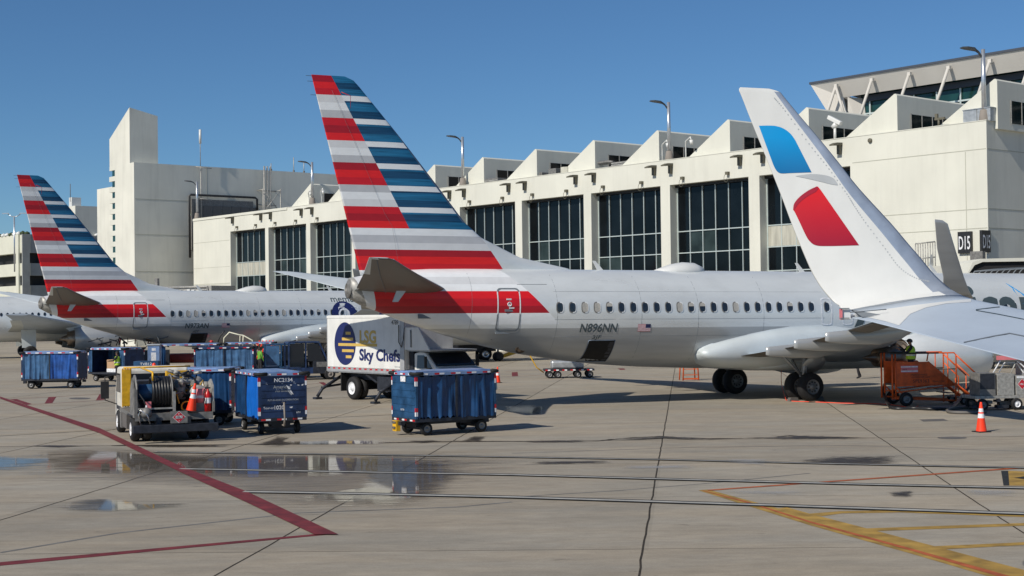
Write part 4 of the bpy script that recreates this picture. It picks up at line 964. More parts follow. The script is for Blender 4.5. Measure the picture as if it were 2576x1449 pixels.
for k in range(10):
    t_ = 38.6-4.36*k; b = MB(); b.cyl(HT(t_+1.95, 34.6, 23.3-2.2), HT(t_, 34.85, 26.15), .15, 'soffit', 10); b.build('strut', hall)
    if k == 0: b = MB(); b.cyl(HT(t_, 34.85, 26.15), HT(t_-1.4, 34.6, 22.5), .13, 'soffit', 10); b.build('strut', hall)
    b = MB(); b.box(HT(t_, 34.95, 26.2), (.35, .3, .35), 'soffit', M=RB); b.build('strut_joint', hall)
# ------------------------------------------------------------------ far left: garage, box building, mast light
gr = thing('parking_garage', 'concrete parking garage with dark open decks at the far left', 'building')
g0 = Vector((-79.0, 230, 0))
def gbx(mb, t0, t1, s0, s1, z0, z1, m): mb.box(g0+E1*((t0+t1)/2)+E2*((s0+s1)/2)+ZV*((z0+z1)/2), (t1-t0, s1-s0, z1-z0), m, M=RB)
b = MB(); gbx(b, 1, 60, 1, 60, 0, 16.2, 'dark_interior'); b.build('interior', gr)
b = MB()
for z in (3.3, 6.9, 10.5, 14.2):
    h = 2.2 if z < 14 else 3.2
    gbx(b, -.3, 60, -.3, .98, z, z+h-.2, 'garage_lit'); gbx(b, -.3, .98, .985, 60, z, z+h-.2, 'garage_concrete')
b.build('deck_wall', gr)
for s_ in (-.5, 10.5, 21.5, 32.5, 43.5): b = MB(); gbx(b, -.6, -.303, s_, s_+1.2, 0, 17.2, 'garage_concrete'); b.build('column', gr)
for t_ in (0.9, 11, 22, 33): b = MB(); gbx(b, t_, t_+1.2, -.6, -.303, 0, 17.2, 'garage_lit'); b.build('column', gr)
b = MB()
for k in range(14): b.lathe(g0+E1*(k*1.7+.5)+ZV*17.1, (0, 0, 1), [(0, .01), (.1, .5), (.4, .55), (.7, .01)], 'white_paint' if k % 3 else 'foliage', 8)
for k in range(30): b.lathe(g0+E2*(k*1.7+.5)+ZV*17.1, (0, 0, 1), [(0, .01), (.1, .45), (.35, .5), (.6, .01)], 'white_paint' if k % 3 else 'foliage', 8)
b.build('rooftop_fittings', gr)
bb = thing('concrete_tower', 'small pale concrete block tower behind the far striped tail', 'building')
b = MB(); q0 = Vector((-72.5, 236, 0)); b.box(q0+E1*4+E2*5.2+ZV*11, (8, 10.4, 22.4), 'wall_plaster_shaded', M=RB); b.build('wall', bb)
b = MB(); b.box(q0+E1*2+E2*.8+ZV*22.9, (1.2, 1.6, 1.6), 'white_paint', M=RB); b.cyl(q0+E1*2+ZV*23, q0+E1*2+ZV*26, .06, 'steel_plate', 5); b.build('roof_cabin', bb)
ml = thing('mast_light', 'far twin-headed mast light above the parking garage', 'lamp'); p = at(36, 590, 228)
b = MB(); b.cyl(p-ZV*6, p+ZV*2.8, .12, 'lamp_metal', 8); b.build('pole', ml)
b = MB(); b.tube([p+Vector((-1.0, 0, 3.3)), p+Vector((-.4, 0, 2.9)), p+Vector((.4, 0, 2.9)), p+Vector((1.0, 0, 3.3))], .07, 'lamp_metal', 6)
for s_ in (-1, 1): b.box(p+Vector((s_*1.4, 0, 3.4)), (1.0, .4, .15), 'lamp_metal')
b.build('lamp_head', ml)
# low roof between far airliner and terminal end, seen above the fuselage, as a jet bridge roof
jb = thing('jet_bridge', 'flat roofed jet bridge seen over the far airliner fuselage', 'jet bridge')
b = MB(); a = at(425, 722, 128); c = at(562, 716, 125); d = (c-a); d.z = 0; L_ = d.length; d.normalize(); n = Vector((-d.y, d.x, 0))
RJ = Matrix((d, n, ZV)).transposed().to_4x4(); b.box(a+d*(L_/2)-ZV*1.1, (L_, 3.2, 2.2), 'equip_light', M=RJ); b.box(a+d*(L_/2)-ZV*1.0+n*-1.62, (L_-.6, .04, 1.2), 'dark_interior', M=RJ); b.build('tunnel', jb)
b = MB()
for k in range(9): b.box(a+d*(.9+k*.5)-ZV*(.42+.05*(k % 3))-n*1.72, (.34, .3, .25), 'white_paint', M=RJ)
b.tube([a+d*.2-n*1.7-ZV*.1, a+d*(L_-.4)-n*1.7-ZV*.1, a+d*(L_)-n*1.7-ZV*1.6], .07, 'equip_light', 6)
b.cyl(a-d*1.4-ZV*2, a-d*1.4+ZV*.8, .2, 'equip_grey', 8); b.build('roof_gear', jb)
# jet bridge at gate D15 with black ribbed canopy and walkway railing
jb2 = thing('jet_bridge', 'jet bridge with black ribbed canopy at the D15 gate, right edge', 'jet bridge')
a = at(2438, 652, 84.0); b = MB()
prof = [(2430, 700), (2452, 662), (2470, 652), (2600, 646), (2760, 650), (2760, 760), (2430, 760)]
b.prism([at(u, v_, 82) for u, v_ in [(2429, 705), (2449, 668), (2470, 661), (2700, 655), (2700, 740), (2436, 740)]], (0, 3.0, 0), 'rubber'); b.build('canopy', jb2)
b = MB(); b.prism([at(u, v_, 81.8) for u, v_ in [(2427, 703), (2447, 660), (2470, 651), (2720, 645), (2720, 655), (2472, 659), (2452, 667)]], (0, 4.0, 0), 'wall_plaster'); b.build('roof', jb2)
for k in range(9):
    b = MB(); u = 2445+k*15; b.tube([at(u, 712, 81.7), at(u, 692-k*.8, 81.6), at(u+7, 683-k*.8, 81.6), at(u+75, 676-k*.8, 81.6)], .045, 'seam_grey', 6); b.build('canopy_rib', jb2)
b = MB()
P0, P3 = at(2303, 613, 88), at(2352, 608, 88)
for f_ in range(9):
    q = P0.lerp(P3, f_/8); b.cyl(q, q-ZV*1.9, .035, 'equip_light', 6)
for dz in (0, .95, 1.9): b.cyl(P0-ZV*dz, P3-ZV*dz, .04, 'equip_light', 6)
b.prism([at(2296, 690, 88), at(2352, 688, 88), at(2352, 697, 88), at(2296, 699, 88)], (0, 2, 0), 'duct_metal')
b.build('walkway_railing', jb2)
b = MB(); b.prism([at(2335, 705, 87), at(2345, 640, 86.5), at(2352, 705, 87)], (0, .3, 0), 'duct_metal'); b.box(at(2330, 740, 88), (5, 3, 3.4), 'wall_plaster_shaded'); b.build('cabin', jb2)
sm = MB(); sm.box(at(2460, 644, 90.6), (.9, .35, .6), 'equip_grey', M=RB); o = sm.build('control_box', None); tag(o, 'small grey box under the D15 signs', 'box')
# ------------------------------------------------------------------ ground
def struct(o): o['kind'] = 'structure'; return o
b = MB(); b.face([(-1500, -300, 0), (1500, -300, 0), (1500, 2500, 0), (-1500, 2500, 0)], 'apron_concrete'); struct(b.build('apron'))
s4 = lambda x, y: (x*.49993, 990.3+y*.49993)
s5 = lambda x, y: (1288+x*.49993, 990.3+y*.49993)
s8 = lambda x, y: (x/6., 798.6+y/6.)
c1 = lambda x, y: (766.7+x/3.742, 734.7+y/3.742)
r2 = lambda x, y: (1277.8+x/4.029, 638.9+y/4.029)
def gpoly(mb, P, m, z=.004): mb.face([G(u, v, z) for u, v in P], m)
def gline(mb, P, w, m, z=.004):            # metric-width line on the ground
    Q = [p if isinstance(p, Vector) else G(p[0], p[1], z) for p in P]
    L_, R2 = [], []
    for i, p in enumerate(Q):
        d = (Q[min(i+1, len(Q)-1)]-Q[max(i-1, 0)]).normalized(); n = Vector((-d.y, d.x, 0))*w/2; q = Vector((p.x, p.y, z)); L_.append(q+n); R2.append(q-n)
    for i in range(len(Q)-1): mb.face([L_[i], L_[i+1], R2[i+1], R2[i]], m)
b = MB(); rnd = random.Random(4)
def wob(p, q, n=60, a=.012): 
    p, q = Vector((*p, 0)), Vector((*q, 0)); d = (q-p); nn = Vector((-d.y, d.x, 0)).normalized(); return [p+d*(k/n)+nn*rnd.uniform(-a, a) for k in range(n+1)]
dx = .122
for x in (-26.3, -20.1, -13.9, -7.7, -1.85, 4.17, 10.3, 16.4, 22.5, 28.6):
    gline(b, wob((x-dx*25, 15), (x+dx*120, 160), 240), .032, 'joint_tar', .003)
for y in (22.1, 28.2, 34.3, 40.45, 46.6, 52.7, 58.8, 64.9, 71, 77.1, 83.2, 89, 95):
    gline(b, wob((-60, y+1.7), (40, y-1.2), 160), .012 if y != 40.45 else .05, 'joint_tar', .003)
tp = [s_ for s_ in [(560, 262), (1250, 258), (1700, 250), (2010, 247), (2300, 240)]]
TP = [s4(*q) for q in tp]+[s5(*q) for q in [(0, 241), (430, 239), (600, 222), (745, 216), (1000, 228), (1300, 222), (1400, 211), (1500, 219), (1850, 224)]]
Q = [G(u, v) for u, v in TP]; fine_ = []
for a_, c_ in zip(Q, Q[1:]):
    for k in range(14): fine_.append(a_.lerp(c_, k/14))
wv = [max(.03, .10+.22*mnoise.noise(Vector((i*.13, 0, 0)))+.09*mnoise.noise(Vector((i*.6, 1, 0)))) for i in range(len(fine_))]
for i in range(len(fine_)-1):
    p, q = fine_[i], fine_[i+1]; b.face([(p.x, p.y+wv[i], .0035), (q.x, q.y+wv[i+1], .0035), (q.x, q.y-wv[i+1]*.7, .0035), (p.x, p.y-wv[i]*.7, .0035)], 'joint_tar')
struct(b.build('slab_joints'))
b = MB()
gpoly(b, [s4(*p) for p in [(0, 14), (45, 29), (500, 172), (900, 360), (1240, 491), (1702, 707), (1580, 706), (1240, 545), (900, 390), (500, 197), (50, 42), (0, 24)]], 'line_red', .0185)
gpoly(b, [s4(*p) for p in [(-60, 853), (1580, 706.5), (1690, 707.5), (1640, 710), (-60, 871)]], 'line_red', .0045)
for P in ([(145, 1235), (255, 1232), (480, 1305), (400, 1318)], [(735, 1200), (850, 1195), (790, 1290), (672, 1298)], [(1500, 1160), (1600, 1155), (1570, 1240), (1448, 1250)]): gpoly(b, [s8(*p) for p in P], 'line_red', .005)
for P in ([(130, 850), (180, 848), (238, 890), (205, 893)], [(1948, 755), (2003, 752), (2008, 790), (1950, 793)]): gpoly(b, [c1(*p) for p in P], 'line_red')
for P in ([(1110, 1160), (1180, 1160), (1190, 1172), (1140, 1175)], ): gpoly(b, [r2(*p) for p in P], 'line_red')
gline(b, [s8(145, 1237), s8(1640, 1150)], .10, 'line_red'); gline(b, [s8(400, 1320), s8(1640, 1245)], .10, 'line_red')
gline(b, [c1(0, 870), c1(260, 848)], .08, 'line_red'); gline(b, [c1(1840, 802), r2(330, 1228)], .08, 'line_red'); gline(b, [r2(-20, 1190), r2(900, 1140)], .08, 'line_red')
struct(b.build('red_marking'))
b = MB()
gpoly(b, [s5(*p) for p in [(938, 486), (985, 482), (1340, 577), (1385, 572), (1500, 604), (1810, 684), (2170, 779), (2600, 893), (2700, 1010), (2420, 925), (2000, 802), (1500, 662), (1200, 568)]], 'line_yellow')
gpoly(b, [s5(*p) for p in [(1490, 604), (1650, 591), (1950, 586), (2600, 611), (2600, 621), (1950, 597), (1660, 602), (1560, 616)]], 'line_yellow', .0044)
gpoly(b, [s5(*p) for p in [(1770, 678), (2600, 650), (2600, 663), (1830, 691)]], 'line_yellow', .0044)
gpoly(b, [s5(*p) for p in [(2110, 768), (2600, 746), (2600, 760), (2160, 783)]], 'line_yellow', .0044)
gpoly(b, [s5(*p) for p in [(2497, 388), (2600, 392), (2600, 463), (2503, 462)]], 'line_yellow', .0044)
struct(b.build('yellow_marking'))
b = MB(); gpoly(b, [s5(*p) for p in [(955, 487), (965, 487), (1200, 547), (1500, 641), (2000, 776), (2560, 932), (2520, 940), (2000, 787), (1500, 649), (1200, 553)]], 'line_orange', .008)
gpoly(b, [s5(*p) for p in [(985, 483), (2600, 367), (2600, 373), (985, 488)]], 'line_orange', .008); struct(b.build('orange_marking'))
b = MB(); gpoly(b, [s5(*p) for p in [(2461, 388), (2496.5, 388), (2502.5, 462), (2473, 462)]], 'line_black'); gpoly(b, [s5(*p) for p in [(2525, 424), (2600, 412), (2600, 432)]], 'line_black', .008)
L1 = [s4(1225, 492), s4(1500, 496), s4(2576, 519), s5(700, 541), s5(1340, 561), s5(2000, 583), s5(2600, 603)]
L2 = [s4(905, 377), s4(1400, 386), s4(2576, 407), s5(900, 432), s5(1700, 453), s5(2600, 474)]
L3 = [s4(780, 293), s4(1800, 305), s4(2576, 318), s5(740, 330), s5(1500, 349), s5(2600, 372)]
for L_, w in ((L1, .37), (L2, .36), (L3, .30)): gline(b, L_, w, 'line_black', .0175)
struct(b.build('black_marking'))
b = MB()
for L_, w in ((L1, .17), (L2, .15), (L3, .10)): gline(b, L_, w, 'line_white', .0215)
struct(b.build('white_marking'))
b = MB()
for P in ([(2050, 130), (2170, 126), (2196, 136), (2070, 140)], ): gpoly(b, [s5(*p) for p in P], 'steel_plate')
for (x, y, w) in ((2215, 222, 75), (2120, 1e9, 0)):
    if y < 1e8: gpoly(b, [s5(x+w*cos(k), y+6*sin(k)) for k in [2*pi*q/16 for q in range(16)]], 'steel_plate')
gpoly(b, [s8(1205+165*cos(k), 1222+13*sin(k)) for k in [2*pi*q/16 for q in range(16)]], 'steel_plate')
struct(b.build('access_cover'))
b = MB()
gline(b, [s4(-20, 214), s4(560, 181), s4(1530, 126), s4(1970, 106)], .07, 'joint_tar', .0062); gline(b, [s4(-20, 209), s4(560, 176)], .03, 'line_yellow', .0062)
gline(b, [s4(0, 800), s4(600, 700), s4(1500, 600), s4(2300, 570), s4(2576, 545)], .10, 'tire_mark', .0022)
gline(b, [s5(0, 520), s5(500, 490), s5(1000, 450), s5(1500, 400)], .07, 'tire_mark', .0022)
gline(b, [s5(0, 300), s5(900, 270), s5(1700, 260), s5(2576, 290)], .08, 'tire_mark', .0022)
struct(b.build('tyre_mark'))
def film(P, m, name, z=.0145, rings=10):
    Q = [G(u, v, z) for u, v in P]; n = len(Q); c = sum(Q, Vector())/n
    # densify outline
    D = []
    for i in range(n):
        for k in range(6): D.append(Q[i].lerp(Q[(i+1) % n], k/6))
    bm = bmesh.new(); cv = bm.verts.new(c); rr = [[bm.verts.new(c.lerp(p, (k+1)/rings)) for p in D] for k in range(rings)]; N = len(D)
    for i in range(N): bm.faces.new([cv, rr[0][i], rr[0][(i+1) % N]])
    for k in range(rings-1):
        for i in range(N): bm.faces.new([rr[k][i], rr[k+1][i], rr[k+1][(i+1) % N], rr[k][(i+1) % N]])
    me = bpy.data.meshes.new(name); bm.to_mesh(me); bm.free(); me.materials.append(MATS[m])
    at_ = me.attributes.new('edge', 'FLOAT', 'POINT'); at_.data[0].value = 1
    for k in range(rings):
        for i in range(N): at_.data[1+k*N+i].value = 1-((k+1)/rings)**2
    o = bpy.data.objects.new(name, me); COL.objects.link(o); return struct(o)
F4 = lambda P: [s4(*p) for p in P]; F5 = lambda P: [s5(*p) for p in P]
film(F4([(-100, 290), (200, 262), (600, 285), (900, 296), (1500, 296), (2050, 298), (2330, 308), (2700, 340), (2400, 425), (1900, 436), (1400, 445), (900, 425), (500, 418), (200, 412), (-100, 420)]), 'water_film', 'puddle')
film(F4([(-100, 262), (300, 240), (900, 272), (1500, 280), (2050, 282), (2400, 288), (2900, 320), (2650, 440), (2400, 600), (1900, 650), (1350, 640), (1000, 500), (500, 460), (-100, 450)]), 'damp_stain', 'damp_patch', .012)
film(F4([(-500, 300), (-100, 290), (120, 312), (420, 330), (260, 372), (60, 400), (-400, 400)]), 'water_film', 'puddle', .016)
film(F4([(1900, 290), (2330, 300), (2450, 380), (2240, 545), (2000, 600), (1720, 600), (1480, 575), (1350, 540), (1760, 480)]), 'water_film', 'puddle', .0155)
film(F4([(180, 560), (420, 510), (640, 530), (760, 556), (1040, 548), (1010, 570), (560, 605), (260, 600)]), 'water_film', 'puddle')
film(F5([(-60, 60), (100, 50), (200, 62), (170, 115), (30, 105), (-60, 90)]), 'water_film', 'puddle')
for P in ([(1210, 268), (1350, 225), (1390, 202), (1490, 208), (1440, 240), (1510, 258), (1400, 280)], [(2270, 250), (2380, 205), (2480, 208), (2430, 248)], [(540, 258), (1250, 250), (1280, 272), (600, 272)], [(1980, 236), (2180, 230), (2300, 240), (2100, 256)], [(-20, 262), (300, 255), (560, 262), (300, 274)]): film(F4(P), 'dark_stain', 'oil_stain', .0125)
for P in ([(0, 236), (420, 228), (440, 246), (0, 250)], [(420, 228), (760, 205), (1100, 222), (1110, 236), (740, 222), (430, 240)], [(1080, 228), (1360, 202), (1500, 206), (1860, 218), (1850, 230), (1350, 236)], [(1290, 335), (1600, 305), (2060, 300), (2060, 360), (1700, 372), (1400, 360)], [(0, 338), (560, 332), (600, 350), (0, 362)], [(1850, 490), (2040, 478), (2040, 525), (1900, 525)]): film(F5(P), 'dark_stain', 'oil_stain', .0125)
for P in ([(1020, 320), (1330, 325), (1320, 372), (1060, 350)], [(1000, 482), (1600, 480), (1600, 520), (1000, 505)], [(2200, 470), (2600, 480), (2600, 530), (2250, 520)], [(500, 360), (1000, 350), (1000, 380), (500, 385)]): film(F5(P), 'pale_stain', 'chalky_patch', .0135)
film(F4([(1300, 240), (1650, 232), (2020, 232), (2020, 256), (1400, 262)]), 'water_film', 'puddle')
# ------------------------------------------------------------------ wheels and carts
def wheel(mb, c, r, w, hub='hub_grey', ax=(0, 1, 0)):
    c = Vector(c); a = Vector(ax)
    mb.lathe(c-a*w/2, a, [(0, r*.55), (.0, r*.8), (w*.12, r*.95), (w*.5, r), (w*.88, r*.95), (w, r*.8), (w, r*.55)], 'rubber', 22)
    for s_ in (-1, 1):
        mb.lathe(c+a*(s_*w*.5), -a*s_, [(0, r*.55), (w*.15, r*.5), (w*.18, r*.22), (.0, r*.2), (0, 0)], hub, 18)
def curtain(p0, p1, z0, z1, m, folds, amp, seed, parent, jag=0., name='curtain'):
    rnd = random.Random(seed); p0, p1 = Vector(p0), Vector(p1); d = p1-p0; n = Vector((-d.y, d.x, 0)).normalized(); N = 44; K = 9
    ph = [rnd.uniform(0, 6) for _ in range(4)]; fr = [folds*rnd.uniform(.8, 1.2), folds*2.1, folds*.5]
    b = MB(); rows = []
    for j in range(K+1):
        r = []; h = j/K
        for i in range(N+1):
            u = i/N; a = 1.7*mnoise.noise(Vector((u*folds*2.1+seed, h*.55, seed*1.7)))+.8*mnoise.noise(Vector((u*folds*5+h*1.5*sin(ph[1]), h*1.4, seed*3.1)))+.35*sin(u*fr[0]*2*pi+ph[0])
            sag = .05*abs(sin(u*folds*pi))**2*h**3
            zb = z0+(jag*abs(sin(u*folds*9+ph[0])) if j == 0 else 0)
            r.append(p0+d*u+n*(amp*a*(1.0-.55*h)*(1 if 0 < i < N else .3))+ZV*(zb+(z1-zb)*h-sag))
        rows.append(r)
    b.loft(rows, m, close=False, cap=False); return b.build(name, parent)
def tape(b, p0, p1, nrm, n, w):            # red and white reflector tape along an edge
    p0, p1, nrm = Vector(p0), Vector(p1), Vector(nrm); d = p1-p0; side = d.normalized().cross(nrm).normalized()*w/2
    for k in range(n):
        a, c = p0+d*((k+.12)/n)+nrm*.006, p0+d*((k+.72)/n)+nrm*.006; m_ = a.lerp(c, .5)
        b.face([a-side, m_-side, m_+side, a+side], 'reflect_red'); b.face([m_-side, c-side, c+side, m_+side], 'reflect_white')
def cart(label, x, y, rz, L=2.9, Wd=1.5, body='navy_body', cur=('curtain_navy', 'curtain_navy'), open_near=None, group='covered baggage carts', panel=None, tow=1, text=None, roofm='roof_blue', seed=1, corner='near_left', zt=1.90):
    """local: x long axis from -L/2..L/2, y width; near corner handled by caller through centre"""
    t = thing('baggage_cart', label, 'baggage cart', (x, y, 0), rz, group)
    zb = .52; a, c = L/2, Wd/2
    b = MB(); b.bx(-a, a, -c, c, zb-.1, zb, 'frame_dark'); b.bx(-a+.2, a-.2, -.4, .4, zb-.2, zb-.101, 'frame_dark')
    for sx in (-1, 1): tape(b, (sx*a, -c, zb-.05), (sx*a, c, zb-.05), (sx, 0, 0), 3, .05)
    b.build('deck', t)
    b = MB(); b.bx(-a-.04, a+.04, -c-.04, c+.04, zt-.09, zt, roofm); b.bx(-a+.1, a-.1, -c+.15, c-.15, zt+.001, zt+.03, roofm)
    for sy in (-1, 1): tape(b, (-a, sy*(c+.04), zt-.045), (a, sy*(c+.04), zt-.045), (0, sy, 0), 5, .05)
    for sx in (-1, 1): tape(b, (sx*(a+.04), -c, zt-.045), (sx*(a+.04), c, zt-.045), (sx, 0, 0), 3, .05)
    ro = b.build('roof', t)
    for sx in (-1, 1):
        for sy in (-1, 1):
            b = MB(); b.bx(-a if sx < 0 else a-.07, -a+.07 if sx < 0 else a, (c+.012)-.07 if sy > 0 else -c-.012, (c+.012) if sy > 0 else -c+.058, zb, zt-.09, body)
            for z0, z1 in ((.6, .85), (1.5, 1.78)):
                for nr, off in (((sx, 0, 0), (sx*a, sy*(c-.02))), ((0, sy, 0), (sx*(a-.035), sy*(c+.012)))):
                    q = Vector((off[0], off[1], 0)); n = Vector(nr); s_ = n.cross(ZV)*.03
                    for (za, zc_, mm) in ((z0, (z0+z1)/2, 'reflect_white'), ((z0+z1)/2, z1, 'reflect_red')):
                        b.face([q+n*.006+ZV*za-s_, q+n*.006+ZV*za+s_, q+n*.006+ZV*zc_+s_, q+n*.006+ZV*zc_-s_], mm)
            b.build('post', t)
    b = MB()
    for sx in (-1, 1):
        for sy in (-1, 1): b.tube([(sx*(a+.03), sy*(c-.25), zt-.03), (sx*(a+.07), sy*(c-.02), zt-.03), (sx*(a-.0), sy*(c+.07), zt-.03), (sx*(a-.22), sy*(c+.06), zt-.03)], .055, 'rubber', 8)
    b.build('corner_bumper', t)
    for sx in (-1, 1):
        if panel == 'open_end' and sx > 0: continue
        b = MB(); b.bx(sx*a-.02 if sx > 0 else -a, sx*a if sx > 0 else -a+.02, -c+.06, c-.06, zb, zt-.09, body)
        for k in range(1, 6): z = zb+(zt-.1-zb)*k/6; b.bx(sx*a+(.0 if sx > 0 else -.015), sx*a+(.015 if sx > 0 else 0), -c+.07, c-.07, z-.012, z+.012, body)
        ep = b.build('end_panel', t)
        if text and text.get(sx):
            b = MB()
            for (s_, yy, zz, sz, m_) in text[sx]:
                put_text(b, s_, (sx*(a+.0065), sx*yy, zz), (0, sx, 0), ZV, sz, m_, None, .01 if sz > .15 else 0); b.build('lettering', ep); b = MB()
            if sx not in text.get('scuff', ()): continue
            if 1:
                rr = random.Random(9)
                for k in range(9):
                    yy, zz = rr.uniform(-.6, .6)*1.0, rr.choice([rr.uniform(1.45, 1.75), rr.uniform(.7, 1.7)]); q = Vector((sx*(a+.0065), yy, zz)); b.face([q, q+Vector((0, rr.uniform(.03, .1), rr.uniform(-.03, .03))), q+Vector((0, rr.uniform(.02, .08), rr.uniform(.02, .06))), q+Vector((0, rr.uniform(-.02, .01), rr.uniform(.01, .04)))], 'letter_white')
            if text.get('mark'):
                q = lambda y_, z_: Vector((sx*(a+.0068), sx*y_, z_))
                b.face([q(.10, 1.52), q(.2, 1.46), q(.34, 1.22), q(.24, 1.27)], 'letter_white'); b.face([q(.12, 1.38), q(.17, 1.40), q(.30, 1.22), q(.26, 1.20)], 'swoosh_grey')
            b.build('scuff_marks', ep)
    for si, sy in enumerate((-1, 1)):
        yy = sy*(c-.02)
        if open_near is not None and sy in open_near:
            if open_near[sy] == 'bunched':
                curtain((-a+.07, yy, 0), (-a+.45, yy, 0), zb+.02, zt-.09, cur[0], 3, .05, seed+9, t); curtain((a-.3, yy, 0), (a-.07, yy, 0), zb+.02, zt-.09, cur[1], 3, .05, seed+11, t)
            continue
        curtain((-a+.07, yy, 0), (-.03, yy, 0), zb-.04, zt-.09, cur[0], 4, .075, seed+si, t, .10 if cur[0] == 'curtain_navy' and text else .03)
        curtain((.03, yy, 0), (a-.07, yy, 0), zb-.04, zt-.09, cur[1], 4, .075, seed+5+si, t, .03)
        b = MB(); b.bx(-.025, .025, sy*c-.03, sy*c+.03, zb, zt-.09, 'frame_dark'); b.build('centre_post', t)
    for sx in (-1, 1):
        for sy in (-1, 1):
            b = MB(); wheel(b, (sx*(a-.45), sy*(c-.18), .2), .2, .13); b.build('wheel', t)
    b = MB()
    for sx in (-1, 1): b = MB(); b.bx(sx*(a-.45)-.05, sx*(a-.45)+.05, -c+.2, c-.2, .16, .24, 'frame_dark'); b.bx(sx*(a-.45)-.2, sx*(a-.45)+.2, -.3, .3, .24, .32, 'frame_dark'); b.build('axle', t)
    b = MB()
    if tow: b.tube([(a-.1, 0, .3), (a+.12, 0, .28), (a+.2, 0, .5), (a+.12, 0, 1.0)] if tow == 1 else [(a-.1, 0, .3), (a+.3, 0, .25), (a+.9, 0, .2)], .03, 'lamp_base' if text else 'frame_dark', 6); b.tube([(a+.12, -.07, 1.0), (a+.12, .07, 1.0)], .02, 'frame_dark', 6)
    else: b.bx(a, a+.15, -.08, .08, .25, .4, 'frame_dark')
    b.bx(-a-.15, -a, -.08, .08, .3, .42, 'frame_dark')
    b.build('tow_bar', t)
    return t
def centre(nx, ny, ang_long, L, ang_w, Wd):
    return nx+cos(ang_long)*L/2+cos(ang_w)*Wd/2, ny+sin(ang_long)*L/2+sin(ang_w)*Wd/2
R = radians
# front cart, alone in the middle: long side faces the camera
x, y = centre(-2.91, 42.32, R(33), 2.83, R(123), 1.5)
ca = cart('blue curtained baggage cart standing alone in the middle, yellow hitch at its left', x, y, R(33), 2.83, 1.5, 'blue_body', ('curtain_navy', 'curtain_navy'), seed=3, tow=0,
          text={-1: [('NC', -.15, 1.66, .12, 'letter_black'), ('1020', -.2, .72, .12, 'letter_white')]})
b = MB(); b.bx(-1.42-.2, -1.42-.06, .1, .34, .12, .44, 'yellow_paint'); b.bx(-1.66, -1.6, .14, .3, .2, .26, 'steel_plate'); b.bx(-1.65, -1.6, .12, .34, .36, .42, 'steel_plate'); b.build('hitch', ca)
b = MB(); b.bx(-1.445, -1.432, -.17+.0, .13, 1.62, 1.78, 'letter_white'); b.build('number_plate', ca)
# cart with its end towards us: navy slatted panel
x, y = centre(-7.77, 43.41, R(115), 2.95, R(25), 1.5)
cart('baggage cart end-on with dark slatted panel, tow handle and one bright blue curtain', x, y, R(295), 2.95, 1.5, 'navy_body', ('curtain_navy', 'curtain_bright'), seed=12, tow=1,
     text={1: [('NC2134', -.28, 1.62, .17, 'letter_white'), ('American', -.30, 1.42, .14, 'swoosh_grey'), ('Airlines', -.24, 1.31, .14, 'swoosh_grey'), ('PUT-IN-AND-IN-OPERATION', -.48, 1.04, .075, 'swoosh_grey'), ('Tour-or', -.62, .80, .10, 'letter_white'), ('1020', -.3, .78, .17, 'letter_white'), ('8/51', .42, .64, .08, 'letter_white')], 'mark': 1, 'scuff': (1,)})
x, y = centre(-9.75, 47.6, R(178), 2.95, R(62), 1.5)
cart('navy curtained baggage cart partly behind the fuel truck, beside the end-on cart', x, y, R(178), 2.95, 1.5, 'navy_body', ('curtain_navy', 'curtain_navy'), seed=22, tow=0)
x, y = centre(-22.47, 73.42, R(179), 2.96, R(89), 1.5)
cart('baggage cart farthest left with creased shiny blue curtains', x, y, R(179), 2.96, 1.5, 'navy_body', ('curtain_blue', 'curtain_steel'), seed=31, tow=0)
x, y = centre(-21.81, 79.9, R(150), 2.9, R(60), 1.5)
cart('open sided baggage cart holding a carton and bags, second from the left', x, y, R(150), 2.9, 1.5, 'navy_body', ('curtain_steel', 'curtain_steel'), open_near={1: 'bunched'}, seed=44, tow=0)
def cart_at(px0, px1, depth, ang, L, label, **k):
    p = at((px0+px1)/2, 900, depth+.8); return cart(label, p.x, p.y, R(ang), L, 1.5, **k)
cart_at(400, 553, 86.5, 12, 3.7, 'open sided baggage cart with light roof above the fuel truck', body='navy_body', open_near={-1: 'bunched', 1: 'x'}, cur=('curtain_navy', 'curtain_navy'), seed=51, tow=0, zt=1.95)
cart_at(492, 643, 79.5, 4, 3.3, 'baggage cart with two steel blue curtains in the middle of the rear row', body='navy_body', cur=('curtain_steel', 'curtain_steel'), seed=61, tow=0, roofm='navy_body')
cart_at(566, 692, 87.5, 8, 3.1, 'open sided baggage cart behind the steel blue curtained one', body='navy_body', open_near={-1: 'x', 1: 'x'}, seed=71, tow=0, zt=1.97)
# light blue upright container end with a white patch
p = at(389, 905, 84); t = thing('cargo_bin', 'pale blue upright bin with a white patch between the open carts', 'container', (p.x, p.y, 0), .15)
b = MB(); b.bx(-.34, .34, -.6, .6, .35, 1.95, 'roof_blue'); b.bx(-.38, .38, -.64, .64, 1.953, 2.03, 'swoosh_grey'); b.build('shell', t, .02)
b = MB(); b.bx(-.14, .14, -.606, -.601, 1.05, 1.55, 'letter_white'); b.bx(-.1, .12, -.606, -.601, 1.65, 1.8, 'letter_white'); b.build('white_patch', t)
